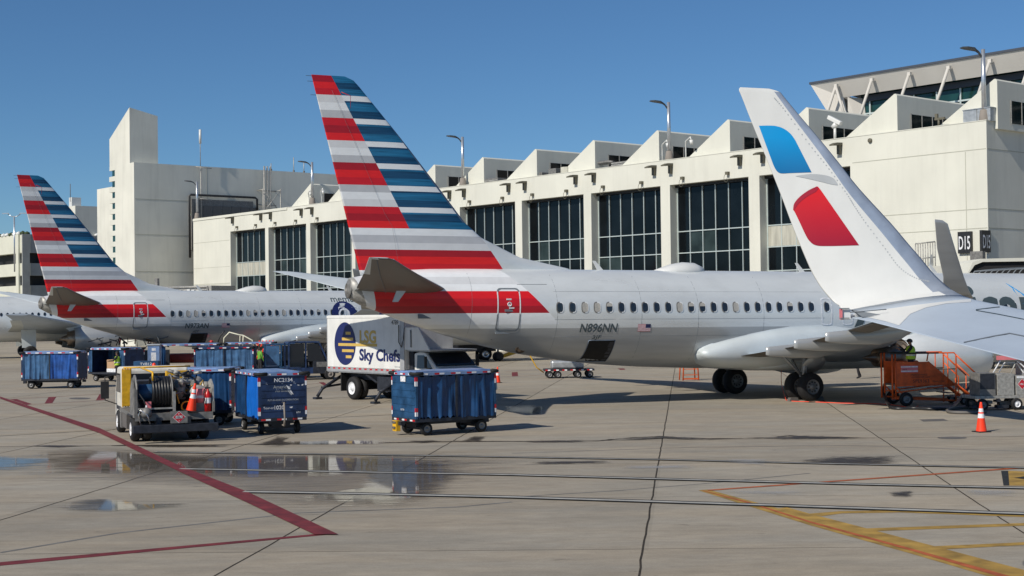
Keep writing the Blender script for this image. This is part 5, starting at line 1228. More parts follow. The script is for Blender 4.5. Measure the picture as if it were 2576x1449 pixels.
# boxes and bags in the open cart
def solid(name, label, cat, c, d, m, rz=0., bev=.02, group=None):
    b = MB(); b.box((0, 0, 0), d, m); o = b.build(name, None, bev); o.location = c; o.rotation_euler = (0, 0, rz); return tag(o, label, cat, group)
q = Vector((-21.81, 79.9, 0)); l1 = Vector((cos(R(150)), sin(R(150)), 0)); w1 = Vector((cos(R(60)), sin(R(60)), 0))
solid('carton', 'brown cardboard carton inside the open cart at the left', 'carton', q+l1*1.25+w1*.45+ZV*.99, (.75, .5, .5), 'cardboard', R(150))
solid('carton', 'white carton below the brown one in the open cart', 'carton', q+l1*1.25+w1*.4+ZV*.63, (.7, .5, .21), 'letter_white', R(150))
solid('suitcase', 'black suitcase in the open cart, upper one beside the carton', 'suitcase', q+l1*.75+w1*.45+ZV*1.08, (.6, .4, .45), 'bag_black', R(140), .06, 'black suitcases in the open cart')
solid('suitcase', 'black suitcase lying lowest in the open cart beside the carton', 'suitcase', q+l1*.72+w1*.42+ZV*.69, (.65, .42, .32), 'bag_black', R(155), .06, 'black suitcases in the open cart')
# ------------------------------------------------------------------ cones
cone0 = None
def cone(label, loc, rx=0., ry=0., s_=1.):
    global cone0
    if cone0 is None:
        c = thing('traffic_cone', label, 'traffic cone', loc, 0, 'orange traffic cones with two white bands')
        b = MB(); b.lathe((0, 0, .03), (0, 0, 1), [(0, .155), (.37, .10), (.3701, .10), (.52, .078), (.55, .074), (.66, .058), (.80, .036), (.84, .03), (.845, 0)], 'cone_orange', 24); b.build('body', c)
        b = MB(); b.lathe((0, 0, .03), (0, 0, 1), [(.38, .1015), (.51, .083)], 'letter_white', 24); b.lathe((0, 0, .03), (0, 0, 1), [(.555, .0765), (.66, .062)], 'letter_white', 24); b.build('white_band', c)
        b = MB(); b.bx(-.2, .2, -.2, .2, 0, .03, 'rubber'); b.build('base', c, .008); cone0 = c
    else: c = copy_tree(cone0); c.location = loc; c['label'] = label
    c.rotation_euler = (rx, ry, .3); c.scale = (s_, s_, s_); return c
cone('orange cone with white bands standing alone at the lower right', (13.66, 41.55, 0))
cone('orange cone behind the lone front baggage cart, under the fuselage', (-.80, 73.7, 0), s_=.95)
# ------------------------------------------------------------------ catering truck
A_ = G(824, 932.5, 1.2); B_ = G(1018, 941.8, 1.2); fd = (B_-A_); fd.z = 0; BL = fd.length; fd.normalize(); ld_ = Vector((-fd.y, fd.x, 0))  # left of forward (away side)
tr = thing('catering_truck', 'white box catering truck with blue oval emblem parked under the near tail', 'truck', (A_.x, A_.y, 0), atan2(fd.y, fd.x))
# local: x forward from box rear, y left; visible right side is y = 0
b = MB(); b.bx(0, BL, 0, 2.45, 1.38, 3.62, 'box_white'); bo = b.build('cargo_box', tr, .03)
b = MB(); b.bx(-.02, BL+.0, -.03, -.003, 1.2, 1.377, 'box_edge'); b.bx(0, BL, .0, 2.45, 1.16, 1.376, 'box_edge'); b.bx(-.03, .0, .0, 2.45, 1.2, 3.6, 'box_edge')
b.bx(BL-.28, BL+.02, -.03, -.003, 1.38, 3.6, 'box_edge'); b.bx(0, BL-.28, -.02, -.003, 3.5, 3.6, 'box_white')
for k in range(14): b.bx(.1+k*.42, .28+k*.42, -.036, -.031, 1.31, 1.37, 'reflect_red')
b.build('side_rail', bo)
b = MB(); el = lambda r_, a: Vector((1.48+.86*r_*cos(a), -.008, 2.40+.92*r_*sin(a)))
b.face([el(1, 2*pi*k/48) for k in range(48)], 'letter_navy')
for x0, x1, z in ((1.55, 1.95, 2.85), (1.25, 2.15, 2.6), (.95, 4.0, 2.36), (1.25, 2.2, 2.1), (1.55, 2.0, 1.84)): b.bx(x0, x1, -.016, -.010, z-.06, z+.06, 'letter_gold')
b.build('oval_emblem', bo)
b = MB(); put_text(b, 'LSG', (2.62, -.010, 2.46), (1, 0, 0), ZV, .72, 'letter_gold', 1.28, .035); b.build('lettering', bo); b = MB(); put_text(b, 'Sky Chefs', (2.62, -.010, 1.72), (1, 0, 0), ZV, .66, 'letter_navy', 3.1, .035); b.build('lettering', bo); b = MB(); put_text(b, '4789', (5.1, -.010, 3.22), (1, 0, 0), ZV, .26, 'letter_black'); b.build('lettering', bo); b = MB(); put_text(b, '03-03 mfg', (5.3, -.010, 1.46), (1, 0, 0), ZV, .1, 'swoosh_grey'); b.build('lettering', bo)
b = MB(); b.prism([(BL+.02, 0, 3.1), (BL+1.0, 0, 3.1), (BL+1.75, 0, 2.2), (BL+.02, 0, 2.2)], (0, .06, 0), 'box_white'); b.bx(BL+.02, BL+1.7, .07, 2.4, 2.14, 2.2, 'box_edge'); b.bx(BL+.05, BL+.35, .2, 2.3, 1.1, 2.13, 'frame_dark'); b.tube([(BL-.3, -.06, 3.2), (BL-.28, -.08, 2.5), (BL-.1, -.08, 2.3), (BL+.05, -.08, 2.6), (BL+.1, -.06, 3.1)], .02, 'rubber', 6); b.tube([(BL+.5, -.02, 3.0), (BL+.5, -.02, 2.3)], .03, 'seam_grey', 6); b.build('cab_platform', tr)
b = MB()
cab = [[(BL+.4, .15), (BL+.4, 2.3)], ]
prof = [(BL+.4, .75), (BL+.4, 2.05), (BL+.75, 2.12), (BL+1.15, 2.1), (BL+1.9, 1.52), (BL+3.0, 1.32), (BL+3.2, 1.15), (BL+3.25, .6), (BL+2.9, .5), (BL+.4, .5)]
b.prism([(x, .2, z) for x, z in prof], (0, 2.05, 0), 'white_paint'); cb = b.build('cab', tr, .05)
b = MB(); b.prism([(BL+1.22, .32, 2.03), (BL+1.86, .27, 1.54), (BL+1.86, 2.18, 1.54), (BL+1.22, 2.13, 2.03)], (.035, 0, .045), 'cab_glass'); b.build('windscreen', cb)
b = MB(); b.prism([(BL+.6, .195, 1.45), (BL+1.68, .195, 1.45), (BL+1.3, .195, 1.88), (BL+1.08, .195, 1.98), (BL+.65, .195, 1.98)], (0, -.012, 0), 'cab_glass_blue'); b.build('side_window', cb)
b = MB(); b.bx(BL+1.55, BL+1.62, -.12, -.02, 1.5, 1.95, 'black_plastic'); b.cyl((BL+1.6, -.05, 1.5), (BL+1.6, .2, 1.45), .02, 'black_plastic', 6); b.bx(BL+1.55, BL+1.62, 2.42, 2.56, 1.5, 1.95, 'black_plastic'); b.build('mirror', cb)
b = MB(); b.bx(.4, BL+3, .45, .6, .85, 1.15, 'frame_dark'); b.bx(.4, BL+3, 1.85, 2.0, .85, 1.15, 'frame_dark')
b.bx(3.9, 5.0, .05, .6, .45, 1.05, 'frame_dark'); b.bx(5.1, 5.7, .1, .6, .5, .9, 'frame_dark'); b.bx(1.0, 1.06, .05, 2.3, .35, 1.15, 'rubber'); b.tube([(3.0, .1, 1.1), (3.8, .1, .8), (4.2, .1, 1.0)], .05, 'frame_dark', 6); b.build('chassis', tr)
for (x_, ys) in ((1.9, (.18, .5, 1.95, 2.27)), (BL+2.0, (.3, 2.15))):
    for yy in ys: b = MB(); wheel(b, (x_, yy, .5), .5, .28, 'letter_white'); b.build('wheel', tr)
for (x_, dy) in ((.3, -1), (4.9, -1), (.3, 1), (4.9, 1)):
    b = MB(); y0 = .5 if dy < 0 else 1.9; b.tube([(x_, y0, .95), (x_, y0+dy*.95, .45), (x_-.0, y0+dy*1.2, .12)], .07, 'frame_dark', 6); b.tube([(x_, y0, .6), (x_, y0+dy*1.0, .5)], .05, 'frame_dark', 6); b.bx(x_-.15, x_+.15, y0+dy*1.2-.15, y0+dy*1.2+.15, 0, .09, 'frame_dark'); b.build('outrigger', tr)
# ------------------------------------------------------------------ fuel truck
ft = thing('fuel_truck', 'small refuelling truck with hose reel and diamond placard seen from behind', 'truck', (-9.84, 41.35, 0), R(112)); ft.scale = (1, 1, .92)
# local: x forward from the rear bumper, y left (+) right (-)
b = MB(); b.bx(0, .22, -1.25, 1.2, .34, .58, 'frame_dark'); b.bx(.22, .28, -1.2, 1.15, .38, .5, 'steel_plate'); b.build('rear_bumper', ft, .015)
b = MB(); b.bx(.3, 5.6, .35, .5, .55, .8, 'frame_dark'); b.bx(.3, 5.6, -.5, -.35, .55, .8, 'frame_dark'); b.bx(.35, 3.9, -1.15, 1.12, .80, .92, 'equip_grey'); b.bx(.32, .35, -1.15, 1.1, .70, .92, 'equip_grey'); b.bx(.6, 3.2, -.9, .9, .35, .6, 'frame_dark'); b.build('chassis', ft)
b = MB(); b.prism([(3.95, -1.02, .55), (3.95, -1.02, 2.2), (4.2, -1.02, 2.3), (5.2, -1.02, 2.26), (5.75, -1.02, 1.45), (5.82, -1.02, .5)], (0, 2.06, 0), 'truck_white'); cb = b.build('cab', ft, .07)
b = MB(); b.prism([(4.35, 1.045, 1.4), (4.35, 1.045, 2.05), (5.1, 1.045, 2.05), (5.45, 1.045, 1.4)], (0, .012, 0), 'cab_glass'); b.build('side_window', cb)
b = MB(); b.bx(3.938, 3.948, -.8, .8, 1.45, 2.05, 'cab_glass'); b.build('rear_window', cb)
b = MB(); b.bx(5.2, 5.32, 1.3, 1.55, 1.15, 1.75, 'black_plastic'); b.tube([(5.25, 1.05, 2.0), (5.25, 1.42, 1.9), (5.25, 1.42, 1.1), (5.25, 1.05, .95)], .02, 'black_plastic', 6); b.build('mirror', cb)
b = MB(); b.lathe((4.3, 0, 2.3), (0, 0, 1), [(0, .06), (.06, .055), (.09, .02), (.095, 0)], 'cone_orange', 12); b.build('beacon', cb)
for (x_, yy, hb) in ((1.15, 1.0, 'letter_white'), (1.15, .68, 'hub_grey'), (1.15, -1.0, 'letter_white'), (1.15, -.68, 'hub_grey'), (4.75, .98, 'letter_white'), (4.75, -.98, 'letter_white')):
    b = MB(); wheel(b, (x_, yy, .4), .4, .26, hb); b.build('wheel', ft)
b = MB(); b.bx(.7, 1.7, .85, 1.16, .82, .86, 'frame_dark'); b.bx(4.2, 5.3, .9, 1.06, .8, .92, 'frame_dark')
b.bx(1.9, 3.6, .95, 1.15, .35, .8, 'steel_plate'); b.bx(3.0, 3.3, .95, 1.18, .3, .78, 'equip_grey'); b.build('side_skirt', ft)
# hose reel, axis across the truck
b = MB(); rc = Vector((1.0, .0, 1.58))
for yy in (1.0, -.02):
    b.lathe((rc.x, yy, rc.z), (0, 1, 0), [(0, 0), (0, .56), (.03, .56), (.03, .0)], 'equip_grey', 32)
b.cyl((rc.x, .02, rc.z), (rc.x, 1.0, rc.z), .25, 'blue_body', 20); rl = b.build('hose_reel', ft)
b = MB()
for k in range(7): b.lathe((rc.x, .52-k*.085, rc.z), (0, 1, 0), [(.055*cos(q), .45-.0*k+.055*sin(q)) for q in [2*pi*w_/10 for w_ in range(11)]], 'hose_black', 28)
for k in range(5): b.lathe((rc.x, .48-k*.085, rc.z), (0, 1, 0), [(.05*cos(q), .36+.05*sin(q)) for q in [2*pi*w_/10 for w_ in range(11)]], 'hose_black', 24)
b.build('coiled_hose', rl)
b = MB(); b.prism([(.5, 1.06, .92), (1.5, 1.06, .92), (1.45, 1.06, 1.65), (1.0, 1.06, 2.05), (.6, 1.06, 1.65)], (0, .04, 0), 'equip_grey'); b.bx(.42, .5, -.08, .0, .92, 1.6, 'equip_light'); b.bx(.42, .46, 0, 1.0, 1.05, 1.1, 'equip_light'); b.bx(.44, .47, .62, .78, 1.1, 1.3, 'bucket_pink')
b.bx(.42, .47, 1.02, 1.1, .92, 1.7, 'equip_grey'); b.build('reel_frame', ft)
b = MB()
for yy in (1.06, .98, .90, .82): b.bx(3.55, 3.62, yy-.025, yy+.025, .95, 2.25, 'yellow_paint')
for z in (1.0, 1.3, 1.6, 1.9, 2.2): b.bx(3.5, 3.54, .8, 1.08, z-.02, z+.02, 'yellow_paint')
b.bx(3.4, 3.5, .84, 1.10, 1.0, 2.2, 'yellow_paint')
b.tube([(3.45, 1.05, 2.28), (3.45, -1.0, 2.28)], .03, 'yellow_paint', 6); b.tube([(.6, .55, 2.22), (3.4, .55, 2.28)], .03, 'yellow_paint', 6); b.tube([(.6, .55, 2.22), (.6, .55, 1.95)], .03, 'yellow_paint', 6); b.bx(3.0, 3.3, -.9, -.2, 1.9, 2.15, 'yellow_paint'); b.build('yellow_frame', ft)
b = MB(); b.box((2.2, .2, 1.4), (1.2, 1.3, 1.0), 'frame_dark'); b.box((2.3, -.6, 1.25), (1.4, .7, .6), 'frame_dark'); b.build('pump_housing', ft)
b = MB(); b.cyl((1.2, -.33, 1.30), (1.2, -.33, 1.86), .17, 'equip_light', 18); b.lathe((1.2, -.33, 1.86), (0, 0, 1), [(0, .17), (.06, .15), (.1, .08), (.12, 0)], 'equip_light', 18)
b.cyl((.8, -.82, 1.52), (1.5, -.72, 1.56), .23, 'equip_light', 22); b.lathe((.8, -.82, 1.52), (-1, 0, 0), [(0, .25), (.05, .25), (.09, .18), (.1, 0)], 'equip_light', 22); b.cyl((1.4, -.5, 1.5), (1.6, -1.0, 1.9), .14, 'equip_light', 14); b.cyl((1.2, -1.06, 1.4), (1.2, -1.06, 1.85), .12, 'equip_light', 16)
rnd = random.Random(5)
for k in range(26):
    c = Vector((rnd.uniform(.9, 2.2), rnd.uniform(-1.1, -.1), rnd.uniform(1.75, 2.2))); b.cyl(c, c+Vector((rnd.uniform(-.2, .2), rnd.uniform(-.25, .25), rnd.uniform(-.1, .1))), rnd.uniform(.03, .08), rnd.choice(['equip_light', 'equip_grey', 'frame_dark', 'equip_light']), 10)
b.build('filter_vessel', ft)
b = MB()
for k in range(14):
    p = [Vector((rnd.uniform(.6, 1.6), rnd.uniform(-1.1, -.05), rnd.uniform(.95, 2.1))) for _ in range(3)]; b.tube([p[0], p[0].lerp(p[1], .5)+ZV*.12, p[1], p[1].lerp(p[2], .4)-ZV*.1], rnd.uniform(.015, .035), rnd.choice(['hose_black', 'hose_black', 'equip_grey', 'bronze_fixture', 'yellow_paint']), 6)
for k in range(9): b.lathe((.62, -.43, 1.1), (1, 0, 0), [(.02*cos(q)+.02*k, .15+.02*sin(q)) for q in [2*pi*w_/6 for w_ in range(7)]], 'yellow_paint' if k < 3 else 'hose_black', 16)
b.build('pipework', ft)
b = MB(); b.lathe((.28, .78, .82), (0, 0, 1), [(0, 0), (0, .13), (.12, .16), (.24, .13), (.3, .06), (.32, 0)], 'equip_grey', 16); b.tube([(.3, .78, 1.1), (.32, .84, 1.35), (.5, .98, 1.6), (.55, 1.0, 1.95)], .025, 'hose_black', 6); b.tube([(.2, .68, .6), (.12, .78, .9), (.22, .95, 1.05), (.3, 1.0, .9), (.25, .95, .6)], .02, 'chrome', 6); b.lathe((.3, .78, 1.1), (0, 0, 1), [(0, .03), (.1, .03), (.1, 0)], 'letter_white', 8); b.build('nozzle', ft)
b = MB(); b.bx(-.02, .0, -.35, .14, .62, 1.0, 'equip_grey'); pb = b.build('placard_board', ft)
b = MB(); cY, cZ = -.105, .81
dm = lambda r_, x_: [(x_, cY+r_, cZ), (x_, cY, cZ+r_), (x_, cY-r_, cZ), (x_, cY, cZ-r_)]
b.face(dm(.19, -.024), 'letter_white'); b.face(dm(.175, -.027), 'placard_red'); b.face([(-.030, cY+.10, cZ-.045), (-.030, cY+.10, cZ+.045), (-.030, cY-.10, cZ+.045), (-.030, cY-.10, cZ-.045)], 'letter_white')
put_text(b, '1863', (-.033, cY, cZ-.038), (0, -1, 0), ZV, .105, 'letter_black', .18, .003, 0, True); put_text(b, '3', (-.030, cY, cZ-.14), (0, -1, 0), ZV, .07, 'letter_white', None, 0, 0, True); b.lathe((-.029, cY, cZ+.095), (-1, 0, 0), [(0, .02), (.003, .02), (.003, 0)], 'letter_white', 8); b.build('placard', pb)
b = MB(); b.bx(.3, 1.6, -1.2, -1.14, .92, 1.25, 'equip_grey'); b.prism([(.4, -1.2, 1.25), (1.2, -1.2, 1.25), (1.1, -1.2, 1.85), (.8, -1.2, 1.95), (.45, -1.2, 1.75)], (0, .05, 0), 'equip_light'); b.build('side_panel', ft)
fm_ = ft.matrix_basis if False else Matrix.Translation(ft.location) @ Matrix.Rotation(R(112), 4, 'Z') @ Matrix.Diagonal((1, 1, .92, 1))
cone('orange cone leaning among the equipment on the fuel truck deck', fm_ @ Vector((.42, -.52, .95)), R(4), R(9), .95)
fe = thing('fire_extinguisher', 'red fire extinguisher on the right rear of the fuel truck', 'extinguisher', fm_ @ Vector((.45, -1.02, .93)), R(112))
b = MB(); b.lathe((0, 0, 0), (0, 0, 1), [(0, 0), (0, .1), (.5, .1), (.58, .05), (.62, .03), (.66, .03), (.66, 0)], 'ext_red', 18); b.build('cylinder', fe)
b = MB(); b.box((0, 0, .69), (.04, .16, .04), 'frame_dark'); b.tube([(0, .05, .68), (-.06, .12, .62), (-.11, .11, .4), (-.1, .08, .2)], .014, 'hose_black', 6); b.lathe((0, 0, .24), (0, 0, 1), [(0, .102), (.16, .102)], 'letter_white', 18); b.build('valve', fe)
bk = thing('bucket', 'pink and white bucket beside the extinguisher on the fuel truck', 'bucket', fm_ @ Vector((.6, -.82, .93)), R(112))
b = MB(); b.lathe((0, 0, .25), (0, 0, 1), [(0, 0), (0, .15), (.42, .18), (.42, .17), (.1, .14)], 'bucket_pink', 22); b.lathe((0, 0, .25), (0, 0, 1), [(.12, .158), (.22, .168)], 'letter_white', 22); b.bx(-.15, .15, -.15, .15, 0, .25, 'equip_grey'); b.build('shell', bk)
# ------------------------------------------------------------------ tugs
def tug(label, p, rz, h=2.1, txt=None, m='navy_body', curtained=False):
    t = thing('baggage_tug', label, 'tug', (p.x, p.y, 0), rz, 'enclosed baggage tugs')
    b = MB(); b.bx(.1, 1.55, -.72, .72, .35, 1.05, 'frame_dark'); b.bx(-1.35, .1, -.72, .72, .35, .7, m); b.bx(.3, 1.56, -.735, -.721, .72, 1.0, 'equip_grey'); b.build('body', t, .04)
    b = MB(); b.prism([(-1.3, -.74, h-.08), (.45, -.74, h-.08), (.5, -.74, h), (-1.25, -.74, h)], (0, 1.48, 0), m)
    for x_, s_ in ((-1.3, 0), (-.35, 0), (.42, .45)):
        for yy in (-.74, .68): b.prism([(x_, yy, h-.08), (x_+.09, yy, h-.08), (x_+.09+s_, yy, 1.05 if s_ else .7), (x_+s_, yy, 1.05 if s_ else .7)], (0, .06, 0), m)
    cb_ = b.build('cab_frame', t)
    b = MB(); b.bx(-1.18, -.4, -.715, -.705, .75, h-.1, 'curtain_steel' if curtained else 'cab_glass'); b.prism([(-.22, -.71, 1.05), (-.22, -.71, h-.12), (.38, -.71, h-.12), (.78, -.71, 1.05)], (0, .01, 0), 'cab_glass'); b.prism([(.52, -.66, h-.1), (.92, -.66, 1.06), (.92, .66, 1.06), (.52, .66, h-.1)], (.02, 0, .01), 'cab_glass'); b.build('cab_window', cb_)
    for x_ in (-.95, 1.05):
        for yy in (-.66, .66): b = MB(); wheel(b, (x_, yy, .32), .32, .2, 'lamp_base'); b.build('wheel', t)
    b = MB(); b.bx(-.5, -.1, -.3, .3, .7, 1.0, 'bag_black'); b.bx(-.58, -.5, -.3, .3, 1.0, 1.45, 'bag_black'); b.tube([(.25, 0, 1.0), (0, 0, 1.3)], .02, 'bag_black', 6); b.lathe((0, 0, 1.3), (-1, 0, .8), [(-.01, .2), (.0, .22), (.01, .2), (-.01, .2)], 'bag_black', 14); b.build('seat', t)
    if txt:
        b = MB(); put_text(b, txt, (1.05, -.742, .86), (1, 0, 0), ZV, .17, 'letter_white'); b.build('lettering', t)
    return t
tug('dark blue baggage tug beside the catering truck, light number on its hood', at(778, 957, 80.2), R(18), 2.15, 'LTY')
tug('blue baggage tug with plastic side curtains behind the end-on cart', at(722, 957, 82.5), R(8), 2.0, None, 'blue_body', True)
p = at(372, 930, 76.5); tt = thing('baggage_tug', 'low navy tug hood marked TVB12 behind the fuel truck cab', 'tug', (p.x, p.y, 0), R(5), 'enclosed baggage tugs')
b = MB(); b.bx(-.7, .7, -.6, .6, .4, 1.05, 'navy_body'); b.bx(-.65, .65, -.62, -.601, 1.0, 1.28, 'blue_body'); b.bx(-.65, .65, -.6, .3, 1.06, 1.28, 'blue_body'); b.build('body', tt, .02)
b = MB(); put_text(b, 'TVB12', (0, -.624, 1.08), (1, 0, 0), ZV, .18, 'letter_white', .62, .004, 0, True); b.build('lettering', tt)
for x_ in (-.45, .45):
    for yy in (-.55, .55): b = MB(); wheel(b, (x_, yy, .3), .3, .2); b.build('wheel', tt)
# belt loader rail behind carts
p = at(598, 862, 90); bl_ = thing('belt_loader', 'belt loader with cream handrail behind the rear row of carts', 'loader', (p.x, p.y, 0), 0)
def lp(u, v): q = at(u, v, 90); return (q.x-p.x, 0, q.z)
b = MB(); b.tube([lp(562, 872), lp(564, 850), lp(577, 836), lp(600, 842), lp(612, 844), lp(635, 856), lp(635, 872)], .045, 'cream_paint', 8); b.cyl(lp(604, 843), lp(603, 872), .03, 'cream_paint', 6); b.cyl(lp(612, 845), lp(611, 872), .04, 'cream_paint', 6); b.tube([lp(548, 862), lp(552, 850), lp(560, 838), lp(566, 832)], .04, 'bag_black', 6); b.build('handrail', bl_)
b = MB(); b.bx(-2.6, 2.2, -.5, .5, .5, .85, 'frame_dark'); b.prism([(-2.8, -.4, .9), (-2.8, -.4, 1.05), (2.0, -.4, 1.75), (2.0, -.4, 1.6)], (0, .8, 0), 'rubber'); b.build('belt', bl_)
for x_ in (-1.8, 1.5):
    for yy in (-.55, .55): b = MB(); wheel(b, (x_, yy, .35), .35, .2); b.build('wheel', bl_)
# ------------------------------------------------------------------ orange access stairs
sA, sB = G(2248, 1022, 0), G(2420, 1016, 0)
sd = (sB-sA); sd.z = 0; sd.normalize(); st = thing('access_stairs', 'orange wheeled maintenance stairs with a worker on top, by the right engine', 'stairs', (sA.x, sA.y, 0), .09)
LS = 3.45; Z1 = 1.63; hz = 1.95
b = MB(); b.prism([(.1, 0, .75), (.1, 0, Z1), (1.35, 0, Z1), (2.35, 0, .78)], (0, .05, 0), 'stairs_orange'); b.prism([(.1, 1.15, .75), (.1, 1.15, Z1), (1.35, 1.15, Z1), (2.35, 1.15, .78)], (0, .05, 0), 'stairs_orange'); sp_ = b.build('side_panel', st)
b = MB(); b.bx(.1, 1.35, .055, 1.145, .74, .80, 'steel_plate'); b.build('platform', st)
b = MB()
for k in range(5): x_ = 1.4+k*.34; z = .78-k*.16; b.bx(x_, x_+.26, .06, 1.14, z-.03, z, 'steel_plate')
b.build('step', st)
b = MB(); tb = lambda P, r_=.028, m_='stairs_orange': b.tube(P, r_, m_, 8)
for yy in (0.02, 1.18):
    for x_ in (-.02, .1): tb([(x_, yy, .25), (x_, yy, hz)], .035)
    tb([(2.4, yy, .05), (2.4, yy, 1.0)]); tb([(0, yy, .3), (3.2, yy, .12)], .035); tb([(.1, yy, .75), (2.4, yy, .78)], .03); tb([(.1, yy, .72), (.5, yy, .3)]); tb([(1.35, yy, Z1), (3.1, yy, .15)], .03); tb([(2.35, yy, .8), (3.05, yy, .3)], .05); tb([(.1, yy, .5), (2.4, yy, .75)], .025)
b.build('frame', st)
b = MB()
for yy in (0.0, 1.2):
    b.tube([(-.1, yy, hz), (.9, yy, hz), (1.75, yy, hz)], .03, 'black_plastic', 8); b.tube([(1.3, yy, 1.65), (1.35, yy, hz-.03), (1.45, yy, hz), (2.35, yy, hz), (2.42, yy, hz-.08), (2.42, yy, .8)], .028, 'stairs_orange', 8); b.tube([(1.7, yy, 1.35), (2.4, yy, 1.35)], .022, 'bronze_fixture', 6); b.tube([(2.1, yy, .8), (2.1, yy, hz)], .022, 'stairs_orange', 6)
    b.tube([(2.42, yy, hz-.08), (3.3, yy, 1.05)], .03, 'stairs_orange', 8); b.tube([(2.42, yy, 1.55), (3.0, yy, 1.0), (3.0, yy, .3)], .022, 'stairs_orange', 8); b.tube([(3.3, yy, 1.05), (3.3, yy, .15)], .02, 'stairs_orange', 6)
b.build('handrail', st)
b = MB()
put_text(b, 'SPE9363', (.75, -.004, .86), (1, 0, 0), ZV, .17, 'letter_black', .62); b.build('lettering', sp_); b = MB(); put_text(b, 'TEAM.COM', (1.5, -.004, .86), (1, 0, 0), ZV, .09, 'letter_black'); b.build('lettering', sp_); b = MB(); put_text(b, 'MAINTENANCE', (.7, -.004, 1.12), (1, 0, 0), ZV, .085, 'letter_black'); put_text(b, 'CAUTION KEEP CLEAR', (.7, -.004, 1.04), (1, 0, 0), ZV, .07, 'letter_black'); b.build('lettering', sp_); b = MB()
b.bx(.3, .95, -.008, -.003, 1.24, 1.50, 'bucket_pink'); b.bx(.3, .95, -.012, -.0085, 1.27, 1.31, 'letter_white'); b.bx(.3, .95, -.012, -.0085, 1.43, 1.47, 'letter_white'); put_text(b, 'MAX', (.36, -.013, 1.33), (1, 0, 0), ZV, .08, 'letter_black')
b.build('lettering', sp_)
for (x_, yy, r_) in ((.45, -.08, .26), (.45, 1.28, .26), (2.7, -.0, .16), (2.7, 1.2, .16)): b = MB(); wheel(b, (x_, yy, r_), r_, .16); b.build('wheel', st)
sm_ = Matrix.Translation(st.location) @ Matrix.Rotation(.09, 4, 'Z')
